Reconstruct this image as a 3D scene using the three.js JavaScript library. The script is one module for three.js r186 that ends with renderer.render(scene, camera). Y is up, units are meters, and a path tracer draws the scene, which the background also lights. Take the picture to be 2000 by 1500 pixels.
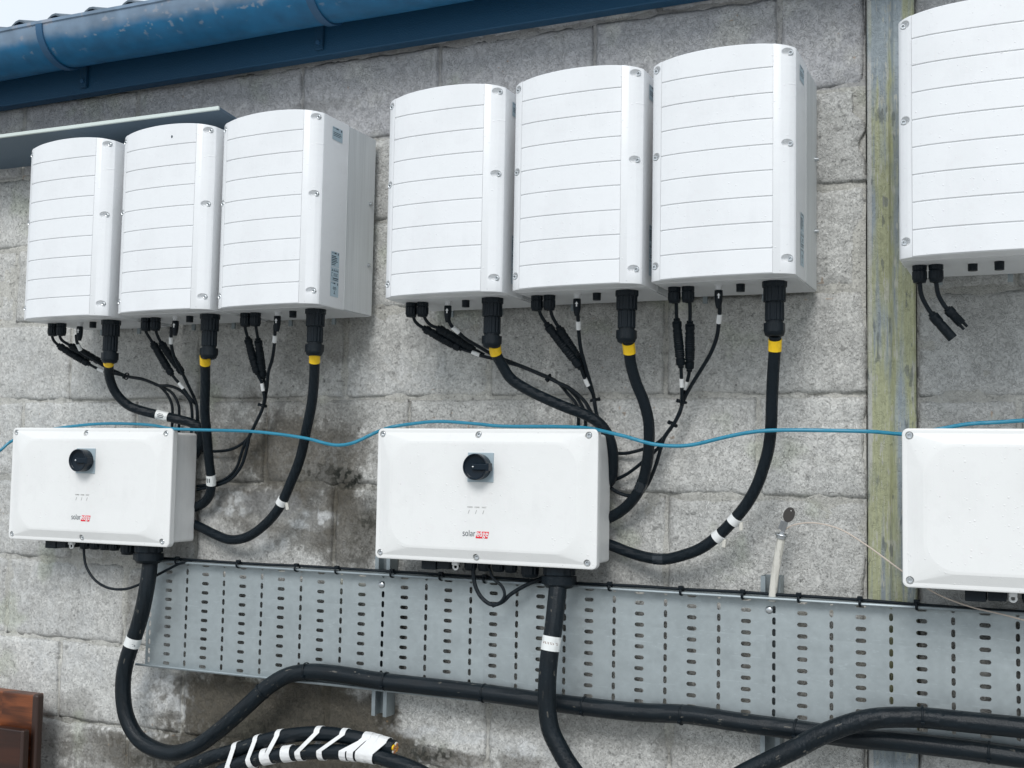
import * as THREE from 'three';
import { mergeGeometries, mergeVertices, toCreasedNormals } from 'three/addons/utils/BufferGeometryUtils.js';
import { RoundedBoxGeometry } from 'three/addons/geometries/RoundedBoxGeometry.js';
import { TextGeometry } from 'three/addons/geometries/TextGeometry.js';
import { FontLoader } from 'three/addons/loaders/FontLoader.js';
import { Brush, Evaluator, SUBTRACTION } from 'three-bvh-csg';

// ---------------------------------------------------------------- camera, sky, sun, exposure
const scene = new THREE.Scene();
const camera = new THREE.PerspectiveCamera(35.55, 4 / 3, 0.05, 500);
camera.position.set(1.2193, 1.5998, 2.6387);
camera.rotation.order = 'YXZ';
camera.rotation.set(THREE.MathUtils.degToRad(3.966), THREE.MathUtils.degToRad(24.051), THREE.MathUtils.degToRad(1.027));
scene.add(camera);

const renderer = new THREE.WebGLRenderer({ antialias: true });
renderer.toneMapping = THREE.LinearToneMapping;
renderer.toneMappingExposure = 1.2;
renderer.shadowMap.enabled = true;

// value noise
const hash2 = (x, y, s) => { let h = Math.imul(x, 374761393) ^ Math.imul(y, 668265263) ^ Math.imul(s, 2246822519); h = Math.imul(h ^ (h >>> 13), 1274126177); return ((h ^ (h >>> 16)) >>> 0) / 4294967296; };
function vn(x, y, s = 0, wrap = 0) {
  let ix = Math.floor(x), iy = Math.floor(y); const fx = x - ix, fy = y - iy, u = fx * fx * (3 - 2 * fx), v = fy * fy * (3 - 2 * fy);
  let jx = ix + 1, jy = iy + 1;
  if (wrap) { ix = ((ix % wrap) + wrap) % wrap; iy = ((iy % wrap) + wrap) % wrap; jx = ((jx % wrap) + wrap) % wrap; jy = ((jy % wrap) + wrap) % wrap; }
  const a = hash2(ix, iy, s), b = hash2(jx, iy, s), c = hash2(ix, jy, s), d = hash2(jx, jy, s);
  return a + (b - a) * u + (c - a) * v + (a - b - c + d) * u * v;
}
function fbm(x, y, s, o = 4) { let a = 0.5, t = 0, n = 0; for (let i = 0; i < o; i++) { t += a * vn(x, y, s + i); n += a; a *= 0.5; x = x * 2.03 + 17.1; y = y * 2.03 + 9.7; } return t / n; }
const sst = (a, b, x) => { const t = Math.min(1, Math.max(0, (x - a) / (b - a))); return t * t * (3 - 2 * t); };
const mix = (a, b, t) => a + (b - a) * t;
let seed = 12345;
const rnd = () => { seed = (seed + 0x6d2b79f5) | 0; let t = Math.imul(seed ^ (seed >>> 15), 1 | seed); t = (t + Math.imul(t ^ (t >>> 7), 61 | t)) ^ t; return ((t ^ (t >>> 14)) >>> 0) / 4294967296; };

// overcast sky: a little brighter overhead than at the horizon, broken by faint cloud
{
  const w = 512, h = 256, d = new Float32Array(w * h * 4);
  for (let j = 0; j < h; j++) for (let i = 0; i < w; i++) {
    const el = ((j + 0.5) / h - 0.5) * Math.PI, az = (i / w) * Math.PI * 2, s = Math.max(0, Math.sin(el)), r = Math.cos(el);
    const n = fbm(4 + 2.2 * Math.cos(az) * r, 4 + 2.2 * Math.sin(az) * r, 5, 4);
    const L = 0.94 * (0.72 + 0.38 * s) * (0.93 + 0.14 * n), o = (j * w + i) * 4;
    d[o] = L * 0.895; d[o + 1] = L * 0.98; d[o + 2] = L * 1.07; d[o + 3] = 1;
  }
  const t = new THREE.DataTexture(d, w, h, THREE.RGBAFormat, THREE.FloatType);
  t.mapping = THREE.EquirectangularReflectionMapping; t.magFilter = THREE.LinearFilter; t.minFilter = THREE.LinearFilter; t.wrapS = THREE.RepeatWrapping; t.needsUpdate = true;
  scene.background = t; scene.environment = t;
}
const sun = new THREE.DirectionalLight(new THREE.Color(1.0, 0.985, 0.965), 1.5);
sun.position.set(0.9, 7.5, 6.9); sun.target.position.set(0, 1.6, 0);
sun.castShadow = true; sun.shadow.radius = 46; sun.shadow.mapSize.set(2048, 2048);
Object.assign(sun.shadow.camera, { left: -4, right: 4, top: 4, bottom: -4, near: 0.5, far: 25 });
sun.name = 'sun'; scene.add(sun, sun.target);

// ---------------------------------------------------------------- helpers
const used = new Map();
const numbered = (n) => { const k = used.get(n) ?? 0; used.set(n, k + 1); return k ? n + '_' + String(k).padStart(3, '0') : n; };
const shadow = (m) => { m.castShadow = true; m.receiveShadow = true; return m; };
function part(name, geo, mat, parent) { const m = shadow(new THREE.Mesh(geo, mat)); m.name = name; parent.add(m); return m; }
function thing(name, label, category, pos = [0, 0, 0], group) {
  const g = new THREE.Group(); g.name = numbered(name); g.position.set(...pos); g.userData = { label, category };
  if (group) g.userData.group = group; scene.add(g); return g;
}
function solo(name, geo, mat, label, category, group) {
  const m = shadow(new THREE.Mesh(geo, mat)); m.name = numbered(name); m.userData = { label, category }; if (group) m.userData.group = group; scene.add(m); return m;
}
function structure(name, geo, mat) { const m = shadow(new THREE.Mesh(geo, mat)); m.name = name; m.userData.kind = 'structure'; scene.add(m); return m; }
const box = (x0, x1, y0, y1, z0, z1) => new THREE.BoxGeometry(x1 - x0, y1 - y0, z1 - z0).translate((x0 + x1) / 2, (y0 + y1) / 2, (z0 + z1) / 2);
const rbox = (x0, x1, y0, y1, z0, z1, r, s = 2) => new RoundedBoxGeometry(x1 - x0, y1 - y0, z1 - z0, s, r).translate((x0 + x1) / 2, (y0 + y1) / 2, (z0 + z1) / 2);
const cylY = (r0, r1, y0, y1, n = 24) => new THREE.CylinderGeometry(r1, r0, y1 - y0, n).translate(0, (y0 + y1) / 2, 0);
const V3 = (a) => new THREE.Vector3(...a);
const merge = (list) => mergeGeometries(list.map((g) => { let h = g.index ? g.toNonIndexed() : g.clone(); for (const k of Object.keys(h.attributes)) if (!['position', 'normal', 'uv'].includes(k)) h.deleteAttribute(k); return h; }));
const lin = (r, g, b) => new THREE.Color().setRGB(r, g, b);
function tex(w, h, fn, srgb = false, repeat = true) {
  const d = new Uint8Array(w * h * 4);
  for (let j = 0; j < h; j++) for (let i = 0; i < w; i++) { const c = fn(i, j), o = (j * w + i) * 4; d[o] = c[0]; d[o + 1] = c[1]; d[o + 2] = c[2]; d[o + 3] = 255; }
  const t = new THREE.DataTexture(d, w, h); t.magFilter = THREE.LinearFilter; t.minFilter = THREE.LinearFilter;
  if (repeat) t.wrapS = t.wrapT = THREE.RepeatWrapping;
  if (srgb) t.colorSpace = THREE.SRGBColorSpace; t.needsUpdate = true; return t;
}
const toS = (l) => 255 * Math.min(1, Math.max(0, l <= 0.0031308 ? l * 12.92 : 1.055 * Math.pow(l, 1 / 2.4) - 0.055));
function rep(t, x, y) { const c = t.clone(); c.repeat.set(x, y); c.wrapS = c.wrapT = THREE.RepeatWrapping; c.needsUpdate = true; return c; }
const mat = (o) => new THREE.MeshStandardMaterial(o), phys = (o) => new THREE.MeshPhysicalMaterial(o);

// a round tube along points; uv x runs along it in metres, uv y round it with 0.5 facing the room
let swaySeed = 1;
function curveOf(pts) { return new THREE.CatmullRomCurve3(pts.map((p) => (p.isVector3 ? p : V3(p))), false, 'centripetal'); }
function tube(curve, r, { t0 = 0, t1 = 1, n = 40, m = 12, prof = null, caps = true } = {}) {
  const pos = [], uv = [], idx = [], L = curve.getLength(), F = new THREE.Vector3(0, 0, 1), N = new THREE.Vector3(), B = new THREE.Vector3(), lastN = new THREE.Vector3(0, 0, 1);
  for (let i = 0; i <= n; i++) {
    const s = i / n, t = t0 + (t1 - t0) * s, P = curve.getPointAt(t), T = curve.getTangentAt(t), w = (curve.sway ??= { a: r > 0.01 ? 0.0045 : 0.002, s: swaySeed++ }).a * Math.min(1, t * L / 0.08, (1 - t) * L / 0.08);
    P.x += (vn(t * L * 9, curve.sway.s * 3.7, 501) - 0.5) * w; P.y += (vn(t * L * 9, curve.sway.s * 3.7, 502) - 0.5) * w;
    N.copy(F).addScaledVector(T, -F.dot(T)); if (N.length() < 0.25) N.copy(lastN).addScaledVector(T, -lastN.dot(T)); N.normalize(); lastN.copy(N); B.crossVectors(T, N);
    const R = prof ? prof(s) : r;
    for (let j = 0; j <= m; j++) {
      const a = (j / m - 0.5) * Math.PI * 2, c = Math.cos(a) * R, d = Math.sin(a) * R;
      pos.push(P.x + N.x * c + B.x * d, P.y + N.y * c + B.y * d, P.z + N.z * c + B.z * d); uv.push((t - t0) * L, j / m);
    }
  }
  for (let i = 0; i < n; i++) for (let j = 0; j < m; j++) { const a = i * (m + 1) + j, b = a + m + 1; idx.push(a, a + 1, b, b, a + 1, b + 1); }
  if (caps) for (const e of [0, n]) {
    const P = curve.getPointAt(e ? t1 : t0), c = pos.length / 3; pos.push(P.x, P.y, P.z); uv.push(0, 0.5);
    for (let j = 0; j < m; j++) { const a = e * (m + 1) + j; e ? idx.push(c, a, a + 1) : idx.push(c, a + 1, a); }
  }
  const g = new THREE.BufferGeometry(); g.setAttribute('position', new THREE.Float32BufferAttribute(pos, 3)); g.setAttribute('uv', new THREE.Float32BufferAttribute(uv, 2)); g.setIndex(idx);
  g.computeVertexNormals(); return caps || prof ? toCreasedNormals(g, 0.7) : g;
}
// turn a profile drawn as (z, y) and extruded along z into one that runs along x
function runAlongX(g, x0) {
  const p = g.attributes.position; for (let i = 0; i < p.count; i++) p.setXYZ(i, p.getZ(i) + x0, p.getY(i), p.getX(i));
  const u = g.attributes.uv, sw = (A, a, b) => { for (let c = 0; c < A.itemSize; c++) { const t = A.getComponent(a, c); A.setComponent(a, c, A.getComponent(b, c)); A.setComponent(b, c, t); } };
  for (let i = 0; i < p.count; i += 3) { sw(p, i + 1, i + 2); sw(u, i + 1, i + 2); }
  g.computeVertexNormals(); return g;
}
// orient a geometry built along +y so that y follows a tangent at a point
function along(geo, P, T, roll = 0) { const q = new THREE.Quaternion().setFromUnitVectors(new THREE.Vector3(0, 1, 0), T); return geo.clone().rotateY(roll).applyQuaternion(q).translate(P.x, P.y, P.z); }
const font = await new FontLoader().loadAsync('fonts/droid/droid_sans_regular.typeface.json');
const fontBold = await new FontLoader().loadAsync('fonts/droid/droid_sans_bold.typeface.json');
const text = (s, size, f = font) => new TextGeometry(s, { font: f, size, depth: 0.0004, curveSegments: 3, bevelEnabled: false });

// ---------------------------------------------------------------- materials
const orange = tex(256, 256, (i, j) => { const n = vn(i / 4, j / 4, 3, 64) * 0.7 + vn(i / 2, j / 2, 4, 128) * 0.3; return [n * 255, n * 255, n * 255]; });
// rain beads on the painted covers
const beads = (() => {
  const w = 1024, d = new Float32Array(w * w);
  for (let k = 0; k < 520; k++) {
    const cx = rnd() * w, cy = rnd() * w, r = 1.6 + 3.6 * rnd() * rnd(), h = 0.35 + 0.65 * r / 5;
    for (let y = -7; y <= 7; y++) for (let x = -7; x <= 7; x++) {
      const q = 1 - (x * x + y * y) / (r * r); if (q <= 0) continue;
      const o = ((Math.floor(cy) + y + w) % w) * w + (Math.floor(cx) + x + w) % w; d[o] = Math.max(d[o], h * Math.sqrt(q));
    }
  }
  return tex(w, w, (i, j) => { const v = 30 + 215 * d[j * w + i] + 10 * vn(i / 3, j / 3, 9); return [v, v, v]; });
})();
// faint grime, wipe marks and specks on the painted metal
const grime = tex(1024, 1024, (i, j) => {
  const a = fbm(i / 120, j / 120, 211, 4), run = fbm(i / 7, j / 160, 215, 3), b = fbm(i / 18, j / 18, 219, 3), sp = hash2(i >> 1, j >> 1, 223) > 0.99988 ? 0.3 : 0;
  const v = 1 - 0.03 * sst(0.45, 0.75, a) - 0.014 * sst(0.60, 0.76, run * 0.7 + a * 0.3) - 0.014 * sst(0.55, 0.7, b) - sp; return [toS(v), toS(v * 0.998), toS(v * 0.99)];
}, true);
const M = {
  cover: mat({ color: lin(0.785, 0.795, 0.81), map: rep(grime, 1.3, 1.3), roughness: 0.38, bumpMap: rep(beads, 2.6, 2.6), bumpScale: 0.0006 }),
  lid: mat({ color: lin(0.80, 0.80, 0.79), map: rep(grime, 1.1, 1.1), roughness: 0.36, bumpMap: rep(beads, 2.2, 2.2), bumpScale: 0.0007 }),
  underside: mat({ color: lin(0.62, 0.63, 0.635), roughness: 0.5 }),
  black: phys({ color: lin(0.0022, 0.0070, 0.0115), roughness: 0.4, specularIntensity: 0.55, bumpMap: rep(orange, 30, 3), bumpScale: 0.0003 }),
  blackSoft: phys({ color: lin(0.0022, 0.0062, 0.0098), roughness: 0.5, specularIntensity: 0.5 }),
  knob: phys({ color: lin(0.0022, 0.009, 0.017), roughness: 0.25, specularIntensity: 0.6 }),
  yellow: mat({ color: lin(0.92, 0.58, 0.010), roughness: 0.45 }),
  tag: mat({ color: lin(0.78, 0.79, 0.78), roughness: 0.5 }),
  tape: mat({ color: lin(0.80, 0.80, 0.79), roughness: 0.4, bumpMap: rep(orange, 12, 2), bumpScale: 0.0006 }),
  clearTape: mat({ color: lin(0.014, 0.02, 0.026), roughness: 0.12 }),
  blue: mat({ color: lin(0.020, 0.22, 0.34), roughness: 0.42 }),
  steel: mat({ color: lin(0.62, 0.64, 0.65), metalness: 1, roughness: 0.28 }),
  red: mat({ color: lin(0.75, 0.018, 0.035), roughness: 0.45 }),
  ink: mat({ color: lin(0.028, 0.045, 0.06), roughness: 0.5 }),
  grey: mat({ color: lin(0.40, 0.40, 0.38), roughness: 0.5 }),
  paleWire: mat({ color: lin(0.55, 0.47, 0.40), roughness: 0.5 }),
  cream: mat({ color: lin(0.62, 0.60, 0.54), roughness: 0.5 }),
  copper: mat({ color: lin(0.72, 0.33, 0.16), metalness: 0.9, roughness: 0.4 }),
  keyBlack: mat({ color: lin(0.05, 0.045, 0.042), roughness: 0.4 }),
};
// brushed aluminium of the heat sinks: streaks run up and down
{
  const st = tex(512, 256, (i, j) => { const v = 0.72 + 0.22 * (fbm(i / 2.0, j / 90, 31, 3) - 0.5) + 0.16 * (vn(i / 0.9, j / 50, 37) - 0.5) + 0.12 * (fbm(i / 60, j / 80, 39, 3) - 0.5); return [toS(v * 0.97), toS(v), toS(v * 1.01)]; }, true);
  const sr = tex(512, 256, (i, j) => { const v = 95 + 90 * fbm(i / 3, j / 60, 41, 3); return [v, v, v]; });
  M.aluminium = mat({ color: lin(1, 1, 1), metalness: 0.18, map: rep(st, 3.5, 1), roughnessMap: rep(sr, 3.5, 1), roughness: 1 });
}
// galvanised sheet: pale spangle with smears
{
  const t = tex(1024, 512, (i, j) => {
    const a = fbm(i / 60, j / 45, 51, 5), b = fbm(i / 9, j / 9, 55, 3), c = sst(0.62, 0.75, fbm(i / 90 + 3, j / 14, 57, 4)) * 0.10;
    const sc = Math.abs(fbm(i / 200 + j / 9, j / 120 - i / 300, 58, 2) - 0.5) < 0.004 ? 0.06 : 0; const v = 0.42 + 0.07 * (a - 0.5) + 0.07 * (b - 0.5) + 0.2 * c + sc; return [toS(v * 0.90), toS(v), toS(v * 1.02)];
  }, true);
  const r = tex(512, 256, (i, j) => { const v = 110 + 90 * (fbm(i / 30, j / 24, 61, 4) - 0.5) + 30 * vn(i / 3, j / 3, 63); return [v, v, v]; });
  M.galv = mat({ color: lin(1, 1, 1), map: rep(t, 0.8, 1.6), metalness: 0.55, roughnessMap: rep(r, 1.5, 3), roughness: 1 });
  M.galvStrut = mat({ color: lin(0.8, 0.82, 0.84), map: rep(t, 2, 2), metalness: 0.6, roughness: 0.45 });
}

// ---------------------------------------------------------------- block wall
const WX0 = -1.75, WX1 = 1.35, WY0 = 0.75, WY1 = 2.75;
// kinds: 0 brown damp and, just below the left units, their shadow painted in, 1 black moss, 2 lime bloom, 3 grey cement smear: x, y, half width, half height, strength, kind
const STAINS_AND_SHADE = [[-0.539,1.633,0.230,0.106,0.5,0],[-0.470,1.450,0.166,0.104,0.5,0],[-0.783,1.603,0.132,0.164,0.6,0],[-0.640,0.915,0.394,0.143,1,0],[-0.579,0.973,0.302,0.078,0.9,0],[-0.481,0.867,0.294,0.064,1,1],[-0.783,0.820,0.240,0.053,0.8,1],[-0.538,1.607,0.230,0.113,0.8,0],[-0.597,1.459,0.232,0.080,0.6,0],[-0.393,1.427,0.104,0.116,0.7,0],[-0.510,1.713,0.184,0.066,0.4,0],[-0.440,1.925,0.077,0.080,0.4,0],[-0.548,1.888,0.094,0.081,0.3,0],[-0.722,0.933,0.268,0.092,1,0],[-0.514,0.915,0.268,0.089,1,0],[-0.952,0.801,0.267,0.061,0.9,0],[-0.334,0.971,0.087,0.075,0.6,0],[-1.183,0.789,0.161,0.055,0.8,0],[-1.264,0.907,0.092,0.056,0.4,0],[-0.842,1.015,0.100,0.034,0.5,0],[-0.075,0.894,0.095,0.026,0.9,0],[0.072,0.905,0.065,0.021,0.6,0],[-0.450,0.845,0.235,0.038,0.8,0],[-1.086,1.203,0.045,0.105,0.55,0],[-0.186,1.944,0.079,0.064,0.45,3],[0.313,1.001,0.191,0.046,0.3,0],[0.493,0.975,0.114,0.044,0.2,0],[0.057,1.010,0.206,0.036,0.35,0],[-1.372,0.811,0.076,0.057,0.4,0],[-0.413,1.563,0.061,0.026,1,1],[-0.506,1.578,0.062,0.026,0.6,1],[-0.346,1.480,0.033,0.077,0.5,1],[-0.362,1.389,0.060,0.077,0.4,1],[-0.145,0.902,0.069,0.019,0.8,1],[-0.577,0.921,0.184,0.064,0.5,1],[-0.917,0.785,0.200,0.033,0.5,1],[-0.703,0.882,0.143,0.052,0.5,1],[-0.533,1.454,0.093,0.029,0.9,2],[-0.598,1.485,0.063,0.024,0.6,2],[-0.778,1.487,0.058,0.034,0.8,2],[-0.642,1.390,0.064,0.027,0.6,2],[-1.012,0.972,0.104,0.062,0.8,2],[-0.923,0.926,0.021,0.034,0.9,2],[-0.077,0.948,0.161,0.019,0.8,2],[0.098,0.943,0.078,0.024,0.7,2],[-0.100,1.965,0.035,0.023,0.7,2],[-0.241,1.829,0.158,0.052,0.4,2],[-0.389,1.776,0.090,0.018,0.4,2],[-1.488,1.444,0.416,0.483,0.35,2],[-1.326,1.015,0.204,0.057,0.3,2],[0.547,1.622,0.363,0.261,0.12,2],[-0.927,2.557,0.053,0.018,0.5,2],[-0.539,2.551,0.111,0.025,0.7,3],[-0.646,1.491,0.088,0.036,0.9,3],[0.277,1.870,0.075,0.072,0.15,3],[0.600,2.599,0.070,0.036,0.3,3]];
const COURSES = [0.0, 0.195, 0.418, 0.642, 0.865, 1.086, 1.312, 1.543, 1.768, 1.998, 2.226, 2.4415, 2.668, 2.89];
const JOINTS = [
  [-1.8, -1.36, -0.92, -0.47, -0.02, 0.42], [-1.55, -1.12, -0.68, -0.25, 0.19, 0.63], [-1.355, -0.92, -0.46, -0.01, 0.44], [-1.54, -1.10, -0.66, -0.22, 0.22, 0.66],
  [-1.79, -1.355, -0.92, -0.46, -0.008, 0.44], [-1.57, -1.13, -0.69, -0.25, 0.19, 0.63], [-1.77, -1.33, -0.89, -0.453, -0.01, 0.43], [-1.54, -1.11, -0.675, -0.24, 0.20, 0.638],
  [-1.80, -1.3625, -0.90, -0.435, -0.02, 0.425], [-1.59, -1.12, -0.68, -0.24, 0.21, 0.645], [-1.37, -0.93, -0.49, -0.05, 0.39], [-1.59, -1.152, -0.59, -0.178, 0.241, 0.681], [-1.4, -0.95, -0.5, -0.05, 0.4]];
const courseAt = (y) => { for (let k = 0; k < COURSES.length - 1; k++) if (y < COURSES[k + 1]) return k; return COURSES.length - 2; };
// worm-eaten grit of dense aggregate block, as a height tile
const gritN = 1024;
const gritH = (() => {
  const d = new Float32Array(gritN * gritN);
  for (let j = 0; j < gritN; j++) for (let i = 0; i < gritN; i++) {
    const wx = (vn(i / 16, j / 16, 71, 64) - 0.5) * 12, wy = (vn(i / 16, j / 16, 72, 64) - 0.5) * 12;
    const a = vn((i + wx) / 8, (j + wy) / 8, 73, 128), b = vn((i + wx) / 4, (j + wy) / 4, 74, 256), c = vn(i / 32, j / 32, 75, 32), e = vn(i / 2, j / 2, 76, 512);
    const worm = 1 - sst(0.0, 0.11, Math.abs(a * 0.65 + b * 0.35 - 0.5)), mask = 0.25 + 0.75 * sst(0.28, 0.66, c * 0.45 + vn(i / 12 + 7, j / 12, 77) * 0.55);
    const pit = sst(0.70, 0.84, b * 0.5 + a * 0.5);
    d[j * gritN + i] = 0.72 + 0.16 * (a - 0.5) + 0.12 * (b - 0.5) + 0.10 * (e - 0.5) - 0.46 * worm * mask - 0.34 * pit;
  }
  return d;
})();
const grit = tex(gritN, gritN, (i, j) => { const v = 255 * Math.min(1, Math.max(0, gritH[j * gritN + i])); return [v, v, v]; });
const wallTex = (() => {
  const w = 2048, h = 1400;
  const tone = new Map();
  return tex(w, h, (i, j) => {
    const x = WX0 + (i / w) * (WX1 - WX0), y = WY0 + (j / h) * (WY1 - WY0), k = courseAt(y);
    let b = 0; const J = JOINTS[Math.min(k, JOINTS.length - 1)]; while (b < J.length && x > J[b]) b++;
    const right = x > 0.92, key = right ? 999 + k * 7 + (x > 1.15 ? 1 : 0) : k * 50 + b;
    if (!tone.has(key)) tone.set(key, 0.92 + 0.16 * hash2(key, 5, 3));
    const big = fbm(x * 3.1, y * 3.1, 81, 4), mid = fbm(x * 14, y * 14, 85, 4), fine = fbm(x * 90, y * 90, 89, 3), sp = hash2(i >> 1, j >> 1, 91), xf = vn(x * 330, y * 330, 93), gr = hash2(i, j, 92);
    let v = 0.56 * tone.get(key) * (1 + 0.34 * (big - 0.5) + 0.26 * (mid - 0.5) + 0.24 * (fine - 0.5) + 0.30 * (xf - 0.5) + 0.20 * (gr - 0.5));
    if (sp > 0.972) v *= 0.5 + 0.3 * gr; else if (sp < 0.02) v *= 1.18;
    { const hole = sst(0.755, 0.81, fbm(x * 75 + 5, y * 90, 103, 3)) * 0.5 + sst(0.82, 0.86, fbm(x * 26 + 3, y * 60, 107, 3)) * 0.4; v = mix(v, 0.10, Math.min(0.75, hole)); }
    let r = v * 1.0, g = v * 0.992, bl = v * 0.945;
    // smoother purplish block of the top course, and the scraped render past the post
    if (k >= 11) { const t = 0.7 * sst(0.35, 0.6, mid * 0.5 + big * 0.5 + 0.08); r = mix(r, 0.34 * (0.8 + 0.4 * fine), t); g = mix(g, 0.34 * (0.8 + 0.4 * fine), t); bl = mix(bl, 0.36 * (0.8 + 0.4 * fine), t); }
    if (right) { const sc = fbm(x * 60 + y * 25, y * 12, 95, 3), q = 0.42 * (0.7 + 0.6 * sc) * (0.85 + 0.3 * mid); r = mix(r, q, 0.6); g = mix(g, q * 1.01, 0.6); bl = mix(bl, q * 0.99, 0.6); }
    for (const [cx, cy, rx, ry, s, kind] of STAINS_AND_SHADE) {
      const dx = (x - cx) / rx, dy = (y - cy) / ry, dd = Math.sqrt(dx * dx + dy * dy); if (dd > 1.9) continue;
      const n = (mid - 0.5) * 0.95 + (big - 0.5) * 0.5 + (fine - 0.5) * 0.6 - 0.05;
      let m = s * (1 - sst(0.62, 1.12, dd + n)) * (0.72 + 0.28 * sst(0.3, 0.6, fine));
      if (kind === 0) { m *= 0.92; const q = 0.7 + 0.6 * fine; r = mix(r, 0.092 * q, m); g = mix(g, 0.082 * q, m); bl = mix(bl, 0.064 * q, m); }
      else if (kind === 1) { m *= 0.3 + 0.7 * sst(0.42, 0.6, fine); r = mix(r, 0.020, m); g = mix(g, 0.022, m); bl = mix(bl, 0.017, m); }
      else if (kind === 2) { m *= 0.25 + 0.75 * sst(0.38, 0.62, fbm(x * 45, y * 45, 97, 3)); r = mix(r, 0.64, m); g = mix(g, 0.65, m); bl = mix(bl, 0.645, m); }
      else { m *= 0.8; const q = 0.20 * (0.85 + 0.3 * fine); r = mix(r, q, m); g = mix(g, q, m); bl = mix(bl, q * 0.98, m); }
    }
    // rust flecks and green tinge here and there
    const rust = sst(0.95, 0.97, vn(x * 85 + 40, y * 85, 105)) * sst(0.72, 0.8, vn(x * 7, y * 7, 106)) * 0.5; r = mix(r, 0.36, rust); g = mix(g, 0.21, rust); bl = mix(bl, 0.10, rust);
    const moss = sst(0.66, 0.8, fbm(x * 7 + 31, y * 7, 99, 4)) * 0.35; r = mix(r, r * 0.72, moss); g = mix(g, g * 0.80, moss); bl = mix(bl, bl * 0.60, moss);
    return [toS(r), toS(g), toS(bl)];
  }, true, false);
})();
wallTex.wrapS = wallTex.wrapT = THREE.MirroredRepeatWrapping;
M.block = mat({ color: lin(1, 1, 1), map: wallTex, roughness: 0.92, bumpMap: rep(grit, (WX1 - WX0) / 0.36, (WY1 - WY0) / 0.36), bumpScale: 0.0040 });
M.mortar = mat({ color: lin(0.86, 0.85, 0.82), map: wallTex, roughness: 0.95, bumpMap: rep(grit, (WX1 - WX0) / 0.4, (WY1 - WY0) / 0.4), bumpScale: 0.003 });
const wallUV = (x, y) => [(x - WX0) / (WX1 - WX0), (y - WY0) / (WY1 - WY0)];
function blockGeo(x0, x1, y0, y1, s, ragged = 0) {
  const nx = Math.max(3, Math.round((x1 - x0) / 0.0085)), ny = Math.max(3, Math.round((y1 - y0) / 0.0085)), pos = [], uv = [], idx = [];
  const off = (hash2(s, 1, 9) - 0.5) * 0.006, tx = (hash2(s, 2, 9) - 0.5) * 0.006, ty = (hash2(s, 3, 9) - 0.5) * 0.006;
  for (let j = -1; j <= ny + 1; j++) for (let i = -1; i <= nx + 1; i++) {
    const ii = Math.min(nx, Math.max(0, i)), jj = Math.min(ny, Math.max(0, j));
    let x = mix(x0, x1, ii / nx), y = mix(y0, y1, jj / ny);
    const wob = (fbm(x * 22, y * 22, 111 + (s % 7), 3) - 0.5) * 0.006, d = Math.min(x - x0, x1 - x, y - y0, y1 - y);
    if (ii === 0 || ii === nx) x += wob; if (jj === 0 || jj === ny) y += wob;
    if (ragged && ii > nx - 6) x -= ragged * ((ii - nx + 6) / 6) * sst(0.42, 0.62, fbm(y * 9, 3.3, 117, 3)) + 0.004 * fbm(y * 60, 8, 119, 2) * ((ii - nx + 6) / 6);
    const chip = fbm(x * 30, y * 30, 121, 3), edge = Math.exp(-d / (0.004 + 0.012 * chip * chip));
    let z = off + tx * (ii / nx - 0.5) + ty * (jj / ny - 0.5) + (fbm(x * 16, y * 16, 131, 4) - 0.5) * 0.010 + (fbm(x * 55, y * 55, 135, 2) - 0.5) * 0.0045 - edge * (0.002 + 0.011 * chip);
    if (i !== ii || j !== jj) z = -0.03;
    pos.push(x, y, z); uv.push(...wallUV(x, y));
  }
  const w = nx + 3;
  for (let j = 0; j < ny + 2; j++) for (let i = 0; i < nx + 2; i++) { const a = j * w + i; idx.push(a, a + 1, a + w, a + w, a + 1, a + w + 1); }
  const g = new THREE.BufferGeometry(); g.setAttribute('position', new THREE.Float32BufferAttribute(pos, 3)); g.setAttribute('uv', new THREE.Float32BufferAttribute(uv, 2)); g.setIndex(idx); g.computeVertexNormals(); return g;
}
function mortarGeo(x0, x1, y0, y1, step = 0.016) {
  const nx = Math.round((x1 - x0) / step), ny = Math.round((y1 - y0) / step), g = new THREE.PlaneGeometry(x1 - x0, y1 - y0, nx, ny).translate((x0 + x1) / 2, (y0 + y1) / 2, 0), p = g.attributes.position, u = g.attributes.uv;
  for (let i = 0; i < p.count; i++) { const x = p.getX(i), y = p.getY(i); p.setZ(i, -0.0072 + (fbm(x * 18, y * 18, 141, 3) - 0.5) * 0.011); u.setXY(i, ...wallUV(x, y)); }
  g.computeVertexNormals(); return g;
}
const XL = -2.7, XR = 0.8725;
const wall = thing('block_wall', 'weathered grey concrete block wall behind the two left sets of white boxes', 'wall');
part('wall_core', box(XL, XR - 0.03, 0, 2.89, -0.215, -0.028), M.mortar, wall);
part('mortar_bed', mortarGeo(XL, XR - 0.003, 0, 2.89), M.mortar, wall);
let bs = 1;
part('inner_leaf', box(XL, 2.9, 0, 2.79, -0.42, -0.30), M.mortar, wall);
for (let k = 0; k < COURSES.length - 1; k++) {
  const xs = [XL, ...JOINTS[k].filter((x) => x > XL + 0.2)], first = xs[1]; if (first - XL > 0.6) xs.splice(1, 0, first - 0.44); xs.push(XR);
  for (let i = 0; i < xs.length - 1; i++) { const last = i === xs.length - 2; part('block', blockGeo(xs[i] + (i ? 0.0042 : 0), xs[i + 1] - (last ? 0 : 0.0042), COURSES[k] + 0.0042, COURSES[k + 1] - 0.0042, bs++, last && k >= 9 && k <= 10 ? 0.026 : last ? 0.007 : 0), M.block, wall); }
}
const wallR = thing('block_wall', 'scraped grey block wall to the right of the greenish post', 'wall');
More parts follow.
